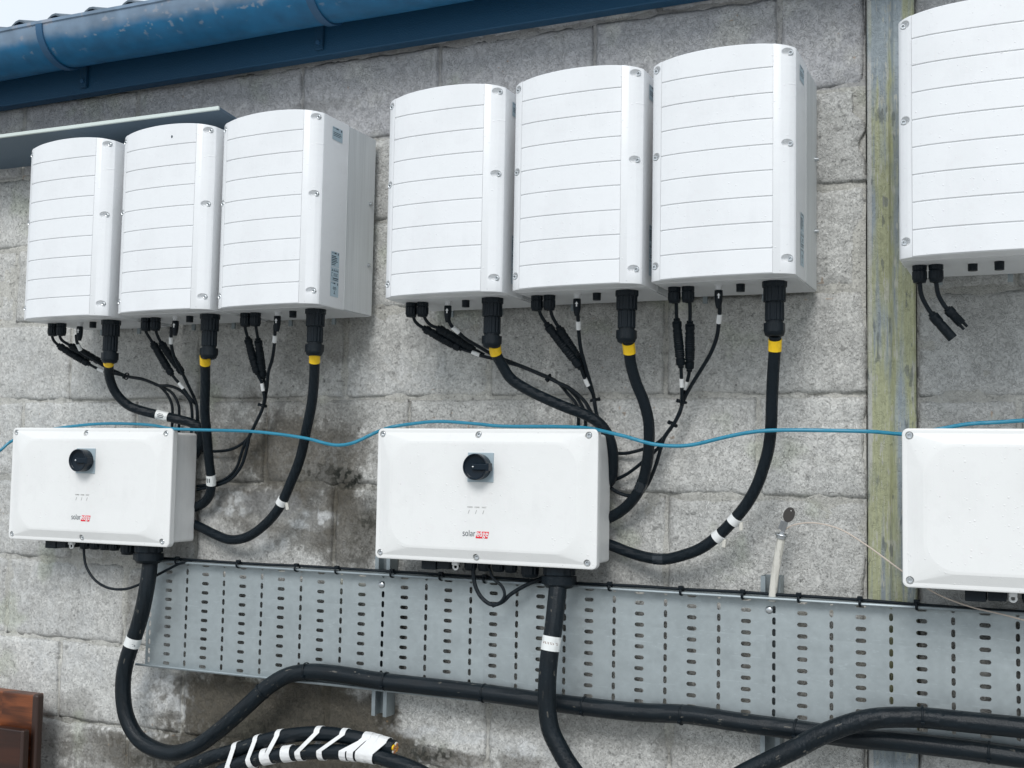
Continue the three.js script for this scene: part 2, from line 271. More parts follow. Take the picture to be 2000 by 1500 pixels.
part('wall_core', box(0.985, 2.9, 0, 2.89, -0.215, -0.028), M.mortar, wallR);
part('mortar_bed', mortarGeo(0.9735, 2.9, 0, 2.89), M.mortar, wallR);
{
  const C = [0, 0.19, 0.41, 0.632, 0.855, 1.08, 1.305, 1.53, 1.757, 1.985, 2.21, 2.43, 2.655, 2.89];
  for (let k = 0; k < C.length - 1; k++) { const xs = [0.9725, ...(k % 2 ? [1.17, 1.61, 2.05, 2.49] : [1.39, 1.83, 2.27]), 2.9]; for (let i = 0; i < xs.length - 1; i++) part('block', blockGeo(xs[i] + (i ? 0.004 : 0), xs[i + 1] - 0.004, C[k] + 0.004, C[k + 1] - 0.004, bs++), M.block, wallR); }
}
// steel post between the walls: grey-blue paint under yellow-green algae
{
  const t = tex(256, 2048, (i, j) => {
    const x = i / 256 * 0.098, y = j / 2048 * 2.9, st = fbm(x * 130, y * 5, 151, 4), pa = fbm(x * 30, y * 4.2, 155, 4), sc = fbm(x * 420, y * 40, 159, 3), fl = fbm(x * 70, y * 40, 161, 3);
    let c = [0.27, 0.31, 0.33]; const k = 0.75 + 0.5 * st; c = c.map((q) => q * k);
    const al = sst(0.36, 0.58, pa * 0.62 + st * 0.38 + mix(0.03, -0.12, sst(2.15, 2.6, y + 0.25 * (fl - 0.5))) - 0.3 * sst(1.12, 1.0, y)), ag = [0.37, 0.375, 0.20];
    c = c.map((q, n) => mix(q, ag[n] * (0.75 + 0.5 * sc), al * 0.82));
    const bare = sst(0.60, 0.68, fl * 0.4 + sc * 0.6) * 0.8; c = c.map((q, n) => mix(q, [0.42, 0.42, 0.36][n], bare));
    const lft = i < 26 ? sst(0.40, 0.6, fbm(y * 7, 3, 165, 3)) : 0; c = c.map((q, n) => mix(q, [0.44, 0.44, 0.42][n], lft * 0.8));
    const drk = sst(0.69, 0.76, fbm(x * 90 + 9, y * 22, 169, 4)); c = c.map((q, n) => mix(q, [0.10, 0.115, 0.12][n], drk * 0.6));
    return c.map(toS);
  }, true);
  M.post = mat({ color: lin(1, 1, 1), map: t, roughness: 0.62, bumpMap: rep(grit, 0.25, 6), bumpScale: 0.0022 });
  const g = new THREE.Shape([[0, 0], [0.098, 0], [0.098, 0.006], [0.095, 0.010], [0.056, 0.0135], [0.050, 0.009], [0.045, 0.0135], [0.003, 0.0125], [0, 0.009]].map((p) => new THREE.Vector2(...p)));
  const e = new THREE.ExtrudeGeometry(g, { depth: 2.9, bevelEnabled: false, steps: 1 }).rotateX(Math.PI / 2).translate(0.8745, 2.9, 0.002);
  const p = e.attributes.position, u = e.attributes.uv; for (let i = 0; i < p.count; i++) u.setXY(i, (p.getX(i) - 0.8745) / 0.098, p.getY(i) / 2.9);
  const post = thing('steel_post', 'tall greenish algae stained steel post between the two block walls', 'post');
  part('flange', e, M.post, post);
  part('web', box(0.918, 0.930, 0, 2.9, -0.20, 0.002), M.post, post);
}
// ---------------------------------------------------------------- roof edge
{
  const blueT = tex(1024, 256, (i, j) => {
    const x = i / 1024 * 5, a = j / 256; // a: 0 at the back rim, 1 at the front rim
    const edge = 0.865 + 0.13 * (fbm(x * 7, 1.5, 171, 4) - 0.5) + 0.05 * (fbm(x * 40, a * 10, 175, 3) - 0.5) - 0.05 * sst(0.55, 0.7, fbm(x * 1.7, 8, 177, 2));
    const n = fbm(x * 30, a * 9, 179, 4), chalk = sst(edge - 0.06, edge + 0.05, a), li = sst(0.70, 0.77, fbm(x * 55, a * 16, 183, 3)) * sst(0.62, 0.82, a);
    let c = [0.006, 0.125, 0.265].map((q) => q * (0.7 + 0.6 * n));
    c = c.map((q, k) => mix(q, [0.165, 0.235, 0.32][k] * (0.75 + 0.5 * n), chalk)); c = c.map((q, k) => mix(q, [0.33, 0.33, 0.36][k], li * 0.55));
    return c.map(toS);
  }, true);
  M.gutter = mat({ color: lin(1, 1, 1), map: blueT, roughness: 0.55 });
  M.fascia = mat({ color: lin(0.004, 0.060, 0.128), roughness: 0.6, bumpMap: rep(orange, 40, 2), bumpScale: 0.0006 });
  M.strap = mat({ color: lin(0.025, 0.095, 0.19), roughness: 0.5 });
  const tilt = (m) => { m.rotation.z = 0.012; m.position.set(0, 0.012 * 0.9, 0); return m; };
  const roof = thing('roof', 'dark corrugated sheet roof edge with blue fascia above the block wall', 'roof');
  // corrugated sheets
  const nx = 420, x0 = -2.75, x1 = 2.9, pos = [], idx = [];
  for (const s of [0, 1]) for (let k = 0; k < 2; k++) for (let i = 0; i <= nx; i++) {
    const x = mix(x0, x1, i / nx), z = s ? -2.6 : 0.205; pos.push(x, 2.812 + (s ? 0.85 : 0) + 0.019 * Math.cos((x + 1.142) / 0.1315 * Math.PI * 2) + (k ? -0.006 : 0) + (s ? 0 : 0.004 * (fbm(x * 9, 2, 191, 2) - 0.5)), z);
  }
  const at = (s, k, i) => (s * 2 + k) * (nx + 1) + i;
  for (let i = 0; i < nx; i++) { idx.push(at(0, 0, i), at(0, 0, i + 1), at(1, 0, i), at(1, 0, i), at(0, 0, i + 1), at(1, 0, i + 1)); idx.push(at(0, 1, i), at(1, 1, i), at(0, 1, i + 1), at(1, 1, i), at(1, 1, i + 1), at(0, 1, i + 1)); idx.push(at(0, 0, i), at(0, 1, i), at(0, 0, i + 1), at(0, 0, i + 1), at(0, 1, i), at(0, 1, i + 1)); }
  const rg = new THREE.BufferGeometry(); rg.setAttribute('position', new THREE.Float32BufferAttribute(pos, 3)); rg.setIndex(idx); rg.computeVertexNormals();
  M.roofing = mat({ color: lin(0.10, 0.13, 0.16), roughness: 0.85 });
  part('corrugated_sheet', toCreasedNormals(rg, 0.8), M.roofing, roof);
  tilt(part('fascia_board', rbox(-2.75, 2.9, 2.658, 2.80, 0.012, 0.050, 0.004), M.fascia, roof));
  part('soffit_board', box(-2.75, 2.9, 2.79, 2.805, -0.2, 0.012), M.fascia, roof);
  const gut = thing('gutter', 'long blue half round gutter with chalky weathered rim along the eaves', 'gutter');
  const ring = (ro, n, a0, a1) => Array.from({ length: n + 1 }, (_, i) => { const a = mix(a0, a1, i / n); return [0.150 - Math.cos(a) * ro, 2.790 - Math.sin(a) * ro * 0.96]; });
  const outer = ring(0.092, 28, 0, Math.PI), inner = ring(0.088, 28, Math.PI, 0);
  const sh = new THREE.Shape([...outer, [0.246, 2.792], [0.246, 2.800], [0.238, 2.800], ...inner].map((p) => new THREE.Vector2(...p)));
  const gg = new THREE.ExtrudeGeometry(sh, { depth: 5.65, bevelEnabled: false, steps: 60 });
  runAlongX(gg, -2.75);
  { const p = gg.attributes.position, u = gg.attributes.uv; for (let i = 0; i < p.count; i++) { const x = p.getX(i), y = p.getY(i), z = p.getZ(i), a = Math.atan2((2.79 - y) / 0.96, 0.15 - z) / Math.PI; u.setXY(i, x / 5, y > 2.7905 ? 0.995 : Math.min(0.995, Math.max(0.005, a))); p.setXYZ(i, x, y + 0.0012 * Math.sin(x * 9), z); } }
  gg.computeVertexNormals(); tilt(part('channel', toCreasedNormals(gg, 0.6), M.gutter, gut));
  for (const x of [-1.265, -0.40, 0.47, 1.3]) {
    const o = ring(0.097, 20, 0.5, Math.PI + 0.02), q = ring(0.0925, 20, Math.PI + 0.02, 0.5);
    const st = new THREE.ExtrudeGeometry(new THREE.Shape([...o, ...q].map((p) => new THREE.Vector2(...p))), { depth: 0.022, bevelEnabled: false });
    runAlongX(st, x); tilt(part('strap', toCreasedNormals(st, 0.5), M.strap, gut));
  }
  for (const x of [-1.27, -0.47, 0.45]) { const b = tilt(part('bracket', rbox(x - 0.012, x + 0.012, 2.672, 2.74, 0.0495, 0.060, 0.003), M.fascia, gut)); part('bolt', new THREE.CylinderGeometry(0.006, 0.006, 0.006, 10).rotateX(Math.PI / 2).translate(x, 2.69, 0.062), M.strap, b); }
}
// rain cover sheet fixed to the wall over the two left units
{
  const c = thing('rain_cover_sheet', 'flat grey sheet projecting from the wall over the leftmost two white units', 'cover sheet');
  const s = new THREE.Shape([[0, 2.474], [0.200, 2.4985], [0.2022, 2.4985], [0.2022, 2.5045], [0, 2.4795]].map((p) => new THREE.Vector2(...p)));
  const g = new THREE.ExtrudeGeometry(s, { depth: 1.6, bevelEnabled: false }); runAlongX(g, -2.3);
  M.coverSheet = mat({ color: lin(0.10, 0.145, 0.19), roughness: 0.5, bumpMap: rep(orange, 10, 10), bumpScale: 0.0004 });
  part('sheet', toCreasedNormals(g, 0.4), M.coverSheet, c);
  part('edge_trim', rbox(-2.3, -0.7, 2.4965, 2.5065, 0.2005, 0.2075, 0.002), mat({ color: lin(0.60, 0.66, 0.62), roughness: 0.5 }), c);
}

// ---------------------------------------------------------------- ground
{
  const t = tex(512, 512, (i, j) => { const v = 0.30 * (0.7 + 0.6 * fbm(i / 40, j / 40, 201, 5)) * (0.85 + 0.3 * hash2(i, j, 7)); return [toS(v), toS(v * 0.99), toS(v * 0.95)]; }, true);
  const g = new THREE.PlaneGeometry(240, 240).rotateX(-Math.PI / 2);
  structure('ground', g, mat({ color: lin(1, 1, 1), map: rep(t, 100, 100), roughness: 0.85 }));
}
// ---------------------------------------------------------------- white units
const W = 0.3031, H = 0.465, ZB = 0.0247, ZJ = 0.158, ZF = 0.249, T0 = 0.085, T1 = 0.866;
const PROFILE = new THREE.CatmullRomCurve3([[0, 0.001], [0.012, 0.009], [0.045, 0.0185], [0.085, 0.0255], [0.2, 0.036], [0.35, 0.042], [0.5, 0.0455], [0.65, 0.047], [0.78, 0.0465], [0.866, 0.0440], [0.925, 0.0380], [0.965, 0.0310], [0.99, 0.0235], [1, 0.0185]].map(([t, z]) => new THREE.Vector3(t, z, 0)), false, 'centripetal').getPoints(600);
const zAt = (t) => { let a = 0, b = PROFILE.length - 1; while (b - a > 1) { const m = (a + b) >> 1; if (PROFILE[m].x <= t) a = m; else b = m; } const p = PROFILE[a], q = PROFILE[b]; return ZF + p.y + (q.y - p.y) * (t - p.x) / Math.max(1e-9, q.x - p.x); };
const csg = new Evaluator(); csg.useGroups = false; csg.attributes = ['position', 'normal', 'uv'];
function brush(g) { const b = new Brush(g); b.updateMatrixWorld(); return b; }
function cut(a, list) { let r = brush(a); for (const c of list) r = csg.evaluate(r, brush(c), SUBTRACTION); return r.geometry; }
function planarUV(g) { const p = g.attributes.position, u = new Float32Array(p.count * 2); for (let i = 0; i < p.count; i++) { u[i * 2] = p.getX(i) + p.getZ(i) * 0.8; u[i * 2 + 1] = p.getY(i); } g.setAttribute('uv', new THREE.BufferAttribute(u, 2)); return g; }
// the top edge is arched, highest in the middle
const arch = (x) => -0.007 + 0.013 * (1 - Math.pow(Math.abs(2 * x / W - 1), 2.1));
const STEP = 0.0020;
const coverGeo = (() => {
  const pts = [[0, ZJ], [0, ZF - 0.002]];
  const N = 56, raw = [];
  for (let i = 0; i <= N; i++) { const q = i / N, t = q < 0.15 ? q * q / 0.3 : q > 0.85 ? 1 - (1 - q) * (1 - q) / 0.3 : 0.075 + (q - 0.15) / 0.7 * 0.85; raw.push([t, zAt(t)]); }
  pts.length = 0; pts.push([W, ZJ], [W, ZF + 0.010], [W - 0.0001, ZF + 0.016]);
  for (let i = N - 1; i >= 1; i--) {
    const t = raw[i][0], inside = t > T0 && t < T1;
    if (inside && raw[i + 1][0] >= T1) pts.push([T1 * W, zAt(T1)], [T1 * W - 0.0004, zAt(T1) - STEP]);
    if (!inside && raw[i + 1][0] > T0 && raw[i + 1][0] < T1) pts.push([T0 * W + 0.0004, zAt(T0) - STEP], [T0 * W, zAt(T0)]);
    pts.push([t * W, raw[i][1] - (inside ? STEP : 0)]);
  }
  pts.push([0.0001, ZF - 0.001], [0, ZF - 0.006], [0, ZJ]);
  const s = new THREE.Shape(pts.map((p) => new THREE.Vector2(...p)));
  let g = new THREE.ExtrudeGeometry(s, { depth: H - 0.004, bevelEnabled: true, bevelThickness: 0.002, bevelSize: 0.0014, bevelOffset: -0.0014, bevelSegments: 2 }).rotateX(Math.PI / 2).translate(0, H - 0.002, 0);
  { const p = g.attributes.position; for (let i = 0; i < p.count; i++) if (p.getY(i) > H - 0.01) p.setY(i, p.getY(i) + arch(p.getX(i))); }
  const cutters = [];
  for (const side of [0, 1]) for (const y of [0.031, 0.262, 0.447]) {
    const c = new THREE.SphereGeometry(1, 28, 18).scale(side ? 0.0150 : 0.0125, 0.0090, side ? 0.0140 : 0.012);
    cutters.push(c.translate(side ? W - 0.0105 : 0.0105, y, ZF + (side ? 0.0370 : 0.0205)));
  }
  g = cut(g, cutters);
  return toCreasedNormals(planarUV(g), 0.42);
})();
function bandGeo(y0, y1, top = false) {
  const n = 30, pos = [], idx = [], a0 = T0 + 0.0018, a1 = T1 - 0.0018, rows = [[y0, -STEP], [y0, -0.0006], [y0 + 0.0008, 0], [y1 - 0.0008, 0], [y1, -0.0006], [y1, -STEP]];
  for (const [y, dz] of rows) for (let i = 0; i <= n; i++) { const t = mix(a0, a1, i / n); pos.push(t * W, y + (top && y > y1 - 0.002 ? arch(t * W) : 0), zAt(t) + dz); }
  for (let r = 0; r < rows.length - 1; r++) for (let i = 0; i < n; i++) { const a = r * (n + 1) + i, b = a + n + 1; idx.push(a, a + 1, b, b, a + 1, b + 1); }
  const g = new THREE.BufferGeometry(); g.setAttribute('position', new THREE.Float32BufferAttribute(pos, 3)); g.setIndex(idx); g.computeVertexNormals(); return planarUV(toCreasedNormals(g, 0.5));
}
const grooves = Array.from({ length: 8 }, (_, k) => H * (1 - 0.106 - 0.1122 * k));
const bandGeos = (() => { const ys = [H - 0.0015, ...grooves, 0.0015], l = []; for (let k = 0; k < 9; k++) l.push(bandGeo(ys[k + 1] + (k < 8 ? 0.00125 : 0), ys[k] - (k ? 0.00125 : 0), k === 0)); return l; })();
const screwGeo = (r = 0.0058) => { const hex = new THREE.Shape(); hex.absarc(0, 0, r, 0, Math.PI * 2); const h = new THREE.Path(); for (let i = 0; i <= 6; i++) { const a = i * Math.PI / 3; h[i ? 'lineTo' : 'moveTo'](Math.cos(a) * r * 0.5, Math.sin(a) * r * 0.5); } hex.holes.push(h); return merge([new THREE.ExtrudeGeometry(hex, { depth: 0.004, bevelEnabled: true, bevelThickness: 0.0012, bevelSize: 0.0008, bevelOffset: -0.0008, bevelSegments: 2, curveSegments: 12 }), new THREE.CylinderGeometry(r * 0.9, r * 0.9, 0.0015, 14).rotateX(Math.PI / 2)]); };
const unitScrew = screwGeo(0.0050);
// print on the stickers: bars stand for lines too small to read
function sticker(w, h, draw) { const c = document.createElement('canvas'); c.width = w; c.height = h; const x = c.getContext('2d'); x.fillStyle = '#a9bcc6'; x.fillRect(0, 0, w, h); x.fillStyle = '#1d3340'; draw(x); const t = new THREE.CanvasTexture(c); t.colorSpace = THREE.SRGBColorSpace; return mat({ map: t, roughness: 0.4 }); }
const bars = (x, list) => list.forEach(([a, b, w, h]) => x.fillRect(a, b, w, h));
const stickerMats = [
  sticker(128, 144, (x) => { x.font = 'bold 17px sans-serif'; x.fillText('solar', 6, 20); x.fillRect(50, 7, 34, 15); bars(x, [[104, 8, 14, 20], [8, 40, 70, 10], [8, 56, 90, 9], [8, 72, 80, 9], [8, 88, 96, 9], [8, 104, 70, 8], [8, 120, 60, 8]]); }),
  sticker(128, 144, (x) => { for (let k = 0; k < 4; k++) { x.beginPath(); x.moveTo(10 + k * 30, 40); x.lineTo(22 + k * 30, 12); x.lineTo(34 + k * 30, 40); x.fill(); } bars(x, [[10, 56, 24, 4], [10, 56, 4, 40], [10, 92, 24, 4], [44, 60, 70, 5], [44, 72, 60, 5], [44, 84, 66, 5], [30, 106, 90, 12], [30, 126, 84, 8]]); }),
  sticker(128, 144, (x) => { x.font = 'bold 15px sans-serif'; x.fillText('solar', 6, 18); bars(x, [[46, 6, 30, 13], [108, 6, 12, 22], [40, 48, 50, 6], [32, 60, 66, 6], [44, 72, 44, 5], [60, 84, 9, 34], [50, 112, 30, 5]]); }),
  sticker(128, 128, (x) => { x.font = 'bold 15px sans-serif'; x.fillText('solar', 6, 18); bars(x, [[46, 6, 30, 13], [106, 8, 14, 18], [12, 50, 96, 7], [12, 66, 104, 7], [12, 82, 90, 6]]); })];
const stickerPlate = (y0, y1, z0, z1) => { const g = new THREE.PlaneGeometry(z1 - z0, y1 - y0).rotateY(Math.PI / 2).translate(W + 0.0007, (y0 + y1) / 2, (z0 + z1) / 2); return g; };
const ribbed = (r, y0, y1, n, depth) => { const s = new THREE.Shape(), k = n * 4; for (let i = 0; i < k; i++) { const a = i / k * Math.PI * 2, q = (i % 4 < 2) ? r : r - depth; s[i ? 'lineTo' : 'moveTo'](Math.cos(a) * q, Math.sin(a) * q); } s.closePath(); return new THREE.ExtrudeGeometry(s, { depth: y1 - y0, bevelEnabled: true, bevelThickness: 0.0012, bevelSize: 0.001, bevelOffset: -0.001, bevelSegments: 1 }).rotateX(-Math.PI / 2).translate(0, y0, 0); };
const hexNut = (r, y0, y1) => new THREE.CylinderGeometry(r, r, y1 - y0, 6).translate(0, (y0 + y1) / 2, 0);
const bigGland = merge([ribbed(0.0305, -0.012, 0.0005, 10, 0.0012), ribbed(0.0275, -0.042, -0.012, 16, 0.0016), cylY(0.0225, 0.0225, -0.046, -0.042), ribbed(0.0235, -0.081, -0.046, 14, 0.0018), cylY(0.021, 0.021, -0.087, -0.081), hexNut(0.0275, -0.105, -0.087), new THREE.LatheGeometry([[0.0255, -0.105], [0.023, -0.112], [0.0165, -0.115]].map((p) => new THREE.Vector2(...p)), 24)]).scale(0.83, 1, 0.83);
const smallGland = merge([ribbed(0.0135, -0.010, 0.0005, 12, 0.0008), cylY(0.0115, 0.0115, -0.013, -0.010), ribbed(0.0138, -0.028, -0.013, 12, 0.001), new THREE.LatheGeometry([[0.0132, -0.0275], [0.0115, -0.0345], [0.006, -0.0355]].map((p) => new THREE.Vector2(...p)), 20)]);
const commSocket = merge([cylY(0.0095, 0.0095, -0.003, 0.0005, 16), cylY(0.0065, 0.0072, -0.014, -0.003, 16)]);
const commPlug = new THREE.LatheGeometry([[0.0001, -0.012], [0.0085, -0.012], [0.0088, -0.020], [0.0082, -0.034], [0.0065, -0.044], [0.0045, -0.050]].map((p) => new THREE.Vector2(...p)), 18);
const arrowGeo = (() => { const s = new THREE.Shape([[-0.0014, 0], [0.0014, 0], [0.0014, 0.006], [0.0036, 0.006], [0, 0.0115], [-0.0036, 0.006], [-0.0014, 0.006]].map((p) => new THREE.Vector2(...p))); return new THREE.ExtrudeGeometry(s, { depth: 0.0006, bevelEnabled: false }).translate(0, -0.030, 0.0086).rotateY(0.25); })();
const blankPlug = merge([cylY(0.0088, 0.0092, -0.017, 0.0005, 14)]);
const heatGeo = (() => { const g = rbox(0.0015, W - 0.0015, 0.0015, H - 0.0085, ZB, ZJ + 0.001, 0.001, 1), p = g.attributes.position, u = g.attributes.uv; for (let i = 0; i < p.count; i++) u.setXY(i, p.getZ(i) * 3 + p.getX(i) * 3, p.getY(i) * 2); return g; })();
function makeUnit(full) {
  const t = new THREE.Group();
  const cover = part('front_cover', coverGeo, M.cover, t);
  bandGeos.forEach((g) => part('panel', g, M.cover, cover));
  part('bottom_plate', box(0.004, W - 0.004, -0.0012, 0.0008, ZB + 0.006, ZF - 0.012), M.underside, t);
  const hs = part('heat_sink', heatGeo, M.aluminium, t);
  for (const [y, z] of [[0.285, 0.047], [0.128, 0.047]]) part('side_bolt', merge([new THREE.CylinderGeometry(0.004, 0.004, 0.010, 10).rotateZ(Math.PI / 2).translate(W + 0.002, y, z), new THREE.CylinderGeometry(0.0055, 0.0055, 0.004, 6).rotateZ(Math.PI / 2).translate(W, y, z)]), M.steel, hs);
  for (const b of [box(0.03, W - 0.03, 0.07, 0.11, 0.002, ZB), box(0.03, W - 0.03, H - 0.09, H - 0.05, 0.002, ZB), box(0.05, 0.06, -0.016, 0.06, ZB - 0.006, ZB), box(W - 0.12, W - 0.11, -0.016, 0.06, ZB - 0.006, ZB)]) part('wall_bracket', b, M.galvStrut, t);
  for (const x of [0.0125, W - 0.0125]) for (const y of [0.031, 0.262, 0.447]) part('screw', merge([unitScrew, cylY(0.0050, 0.0050, -0.010, 0.0004, 14).rotateX(Math.PI / 2)]).translate(x + (x > 0.1 ? 0.0035 : -0.0025), y - 0.001, ZF + (x > 0.1 ? 0.0255 : 0.0095)), M.steel, t);
  part('lead_gland', smallGland.clone().translate(0.030, 0, 0.182), M.black, t);
  part('lead_gland', smallGland.clone().translate(0.060, 0, 0.182), M.black, t);
  part('blanking_plug', blankPlug.clone().translate(0.173, 0, 0.184), M.black, t);
  part('socket', commSocket.clone().translate(0.126, 0, 0.182), M.underside, t);
  if (full) part('power_gland', bigGland.clone().translate(0.246, 0, 0.195), M.black, t);
  const ys = [[0.098, 0.135], [0.063, 0.0965], [0.026, 0.0615], [0.405, 0.437]];
  ys.forEach(([a, b], k) => { const z0 = k === 3 ? 0.196 : 0.196; part('sticker', stickerPlate(a, b, 0.187, k === 3 ? 0.232 : 0.222), stickerMats[k], t); });
  part('seam', box(W - 0.0002, W + 0.0004, 0.003, H - 0.012, ZJ - 0.0004, ZJ + 0.0008), M.underside, t);
  return t;
}
const UNITS = {
  a1: [-1.281, 1.9685, 'leftmost white ribbed inverter unit, its top under the projecting grey sheet'],
  a2: [-0.9588, 1.973, 'middle white ribbed unit of the left set of three, a dark speck near its top'],
  a3: [-0.6429, 1.9743, 'right unit of the left set, showing stickers and its bare brushed metal side'],
  b1: [-0.1694, 1.9818, 'leftmost white ribbed unit of the central set of three'],
  b2: [0.1506, 1.9849, 'middle white ribbed unit of the central set of three'],
  b3: [0.4686, 1.990, 'right unit of the central set, next to the greenish post'],
  c1: [0.9704, 2.003, 'white ribbed unit cut off by the right edge, past the greenish post', 0.045] };
const proto = { full: makeUnit(true), open: makeUnit(false) };
for (const k in UNITS) {
  const [x, y, label, dz = 0] = UNITS[k], u = (k === 'c1' ? proto.open : proto.full).clone();
  u.name = numbered('inverter_unit'); u.position.set(x, y, dz); u.userData = { label, category: 'inverter', group: 'ribbed white inverter units high on the wall' }; scene.add(u);
  if (k !== 'c1') { const cp = part('comm_plug', commPlug.clone().translate(0.126, 0, 0.182), M.black, u); part('arrow_mark', arrowGeo.clone().translate(0.126, 0, 0.182), M.tag, cp); }
  else { part('blanking_plug', cylY(0.009, 0.009, -0.016, -0.003, 14).translate(0.126, 0, 0.182), M.black, u); part('mounting_rail', box(0.02, W - 0.02, 0.03, H - 0.03, -0.044, 0.003), M.galvStrut, u); }
}
{ // dark speck on the second unit
  const u = scene.children.find((c) => c.position.x === UNITS.a2[0]); const t = 0.62; part('speck', new THREE.IcosahedronGeometry(0.0028, 1).scale(1, 1.4, 0.3).translate(t * W, 0.437, zAt(t)), M.ink, u);
}
// ---------------------------------------------------------------- wide control boxes
const MW = 0.5592, MH = 0.3085, MZB = 0.034, MZF = 0.1595;
function rrect(w, h, r, n = 6) { const o = []; for (const [cx, cy, a] of [[w - r, h - r, 0], [r, h - r, 1], [r, r, 2], [w - r, r, 3]]) for (let i = 0; i <= n; i++) { const t = (a + i / n) * Math.PI / 2; o.push([cx + Math.cos(t) * r, cy + Math.sin(t) * r]); } return o; }
const lidGeo = (() => {
  const n = 8, ring = (ix, iy, r, z) => rrect(MW - 2 * ix, MH - 2 * iy, r, n).map(([x, y]) => [x + ix, y + iy, z]);
  const zf = MZF - 0.010, rings = [ring(0.001, 0.001, 0.011, zf - 0.020), ring(0, 0, 0.012, zf - 0.018), ring(0, 0, 0.012, zf - 0.003), ring(0.001, 0.001, 0.011, zf - 0.0008), ring(0.0035, 0.0035, 0.009, zf), ring(0.010, 0.010, 0.006, zf + 0.0004), ring(0.040, 0.030, 0.058, MZF - 0.0006), ring(0.046, 0.035, 0.055, MZF)];
  const pos = [], idx = [], m = rings[0].length; rings.forEach((r) => r.forEach((p) => pos.push(...p)));
  for (let k = 0; k < rings.length - 1; k++) for (let i = 0; i < m; i++) { const a = k * m + i, b = k * m + (i + 1) % m; idx.push(a, b, a + m, a + m, b, b + m); }
  const c0 = pos.length / 3; pos.push(MW / 2, MH / 2, zf - 0.020, MW / 2, MH / 2, MZF); const l = (rings.length - 1) * m;
  for (let i = 0; i < m; i++) { idx.push(c0, (i + 1) % m, i); idx.push(c0 + 1, l + i, l + (i + 1) % m); }
  const g = new THREE.BufferGeometry(); g.setAttribute('position', new THREE.Float32BufferAttribute(pos, 3)); g.setAttribute('uv', new THREE.Float32BufferAttribute(new Float32Array(pos.length / 3 * 2), 2)); g.setIndex(idx); g.computeVertexNormals();
  const cutters = []; for (const x of [0.014, MW / 2 - 0.012, MW - 0.022]) for (const y of [0.014, MH - 0.014]) cutters.push(new THREE.CylinderGeometry(0.0088, 0.0078, 0.03, 20).rotateX(Math.PI / 2).translate(x, y, zf - 0.005 + 0.015));
  return toCreasedNormals(planarUV(cut(g.toNonIndexed(), cutters)), 0.09);
})();
const lidScrew = screwGeo(0.0062);
const knobGeo = (() => { const p = [[0.0001, 0.022], [0.0255, 0.022], [0.0262, 0.028], [0.0285, 0.0295], [0.0300, 0.028], [0.0302, 0.010], [0.0290, 0.008], [0.0290, 0.0]].map((q) => new THREE.Vector2(...q)); return new THREE.LatheGeometry(p, 48).rotateX(Math.PI / 2); })();
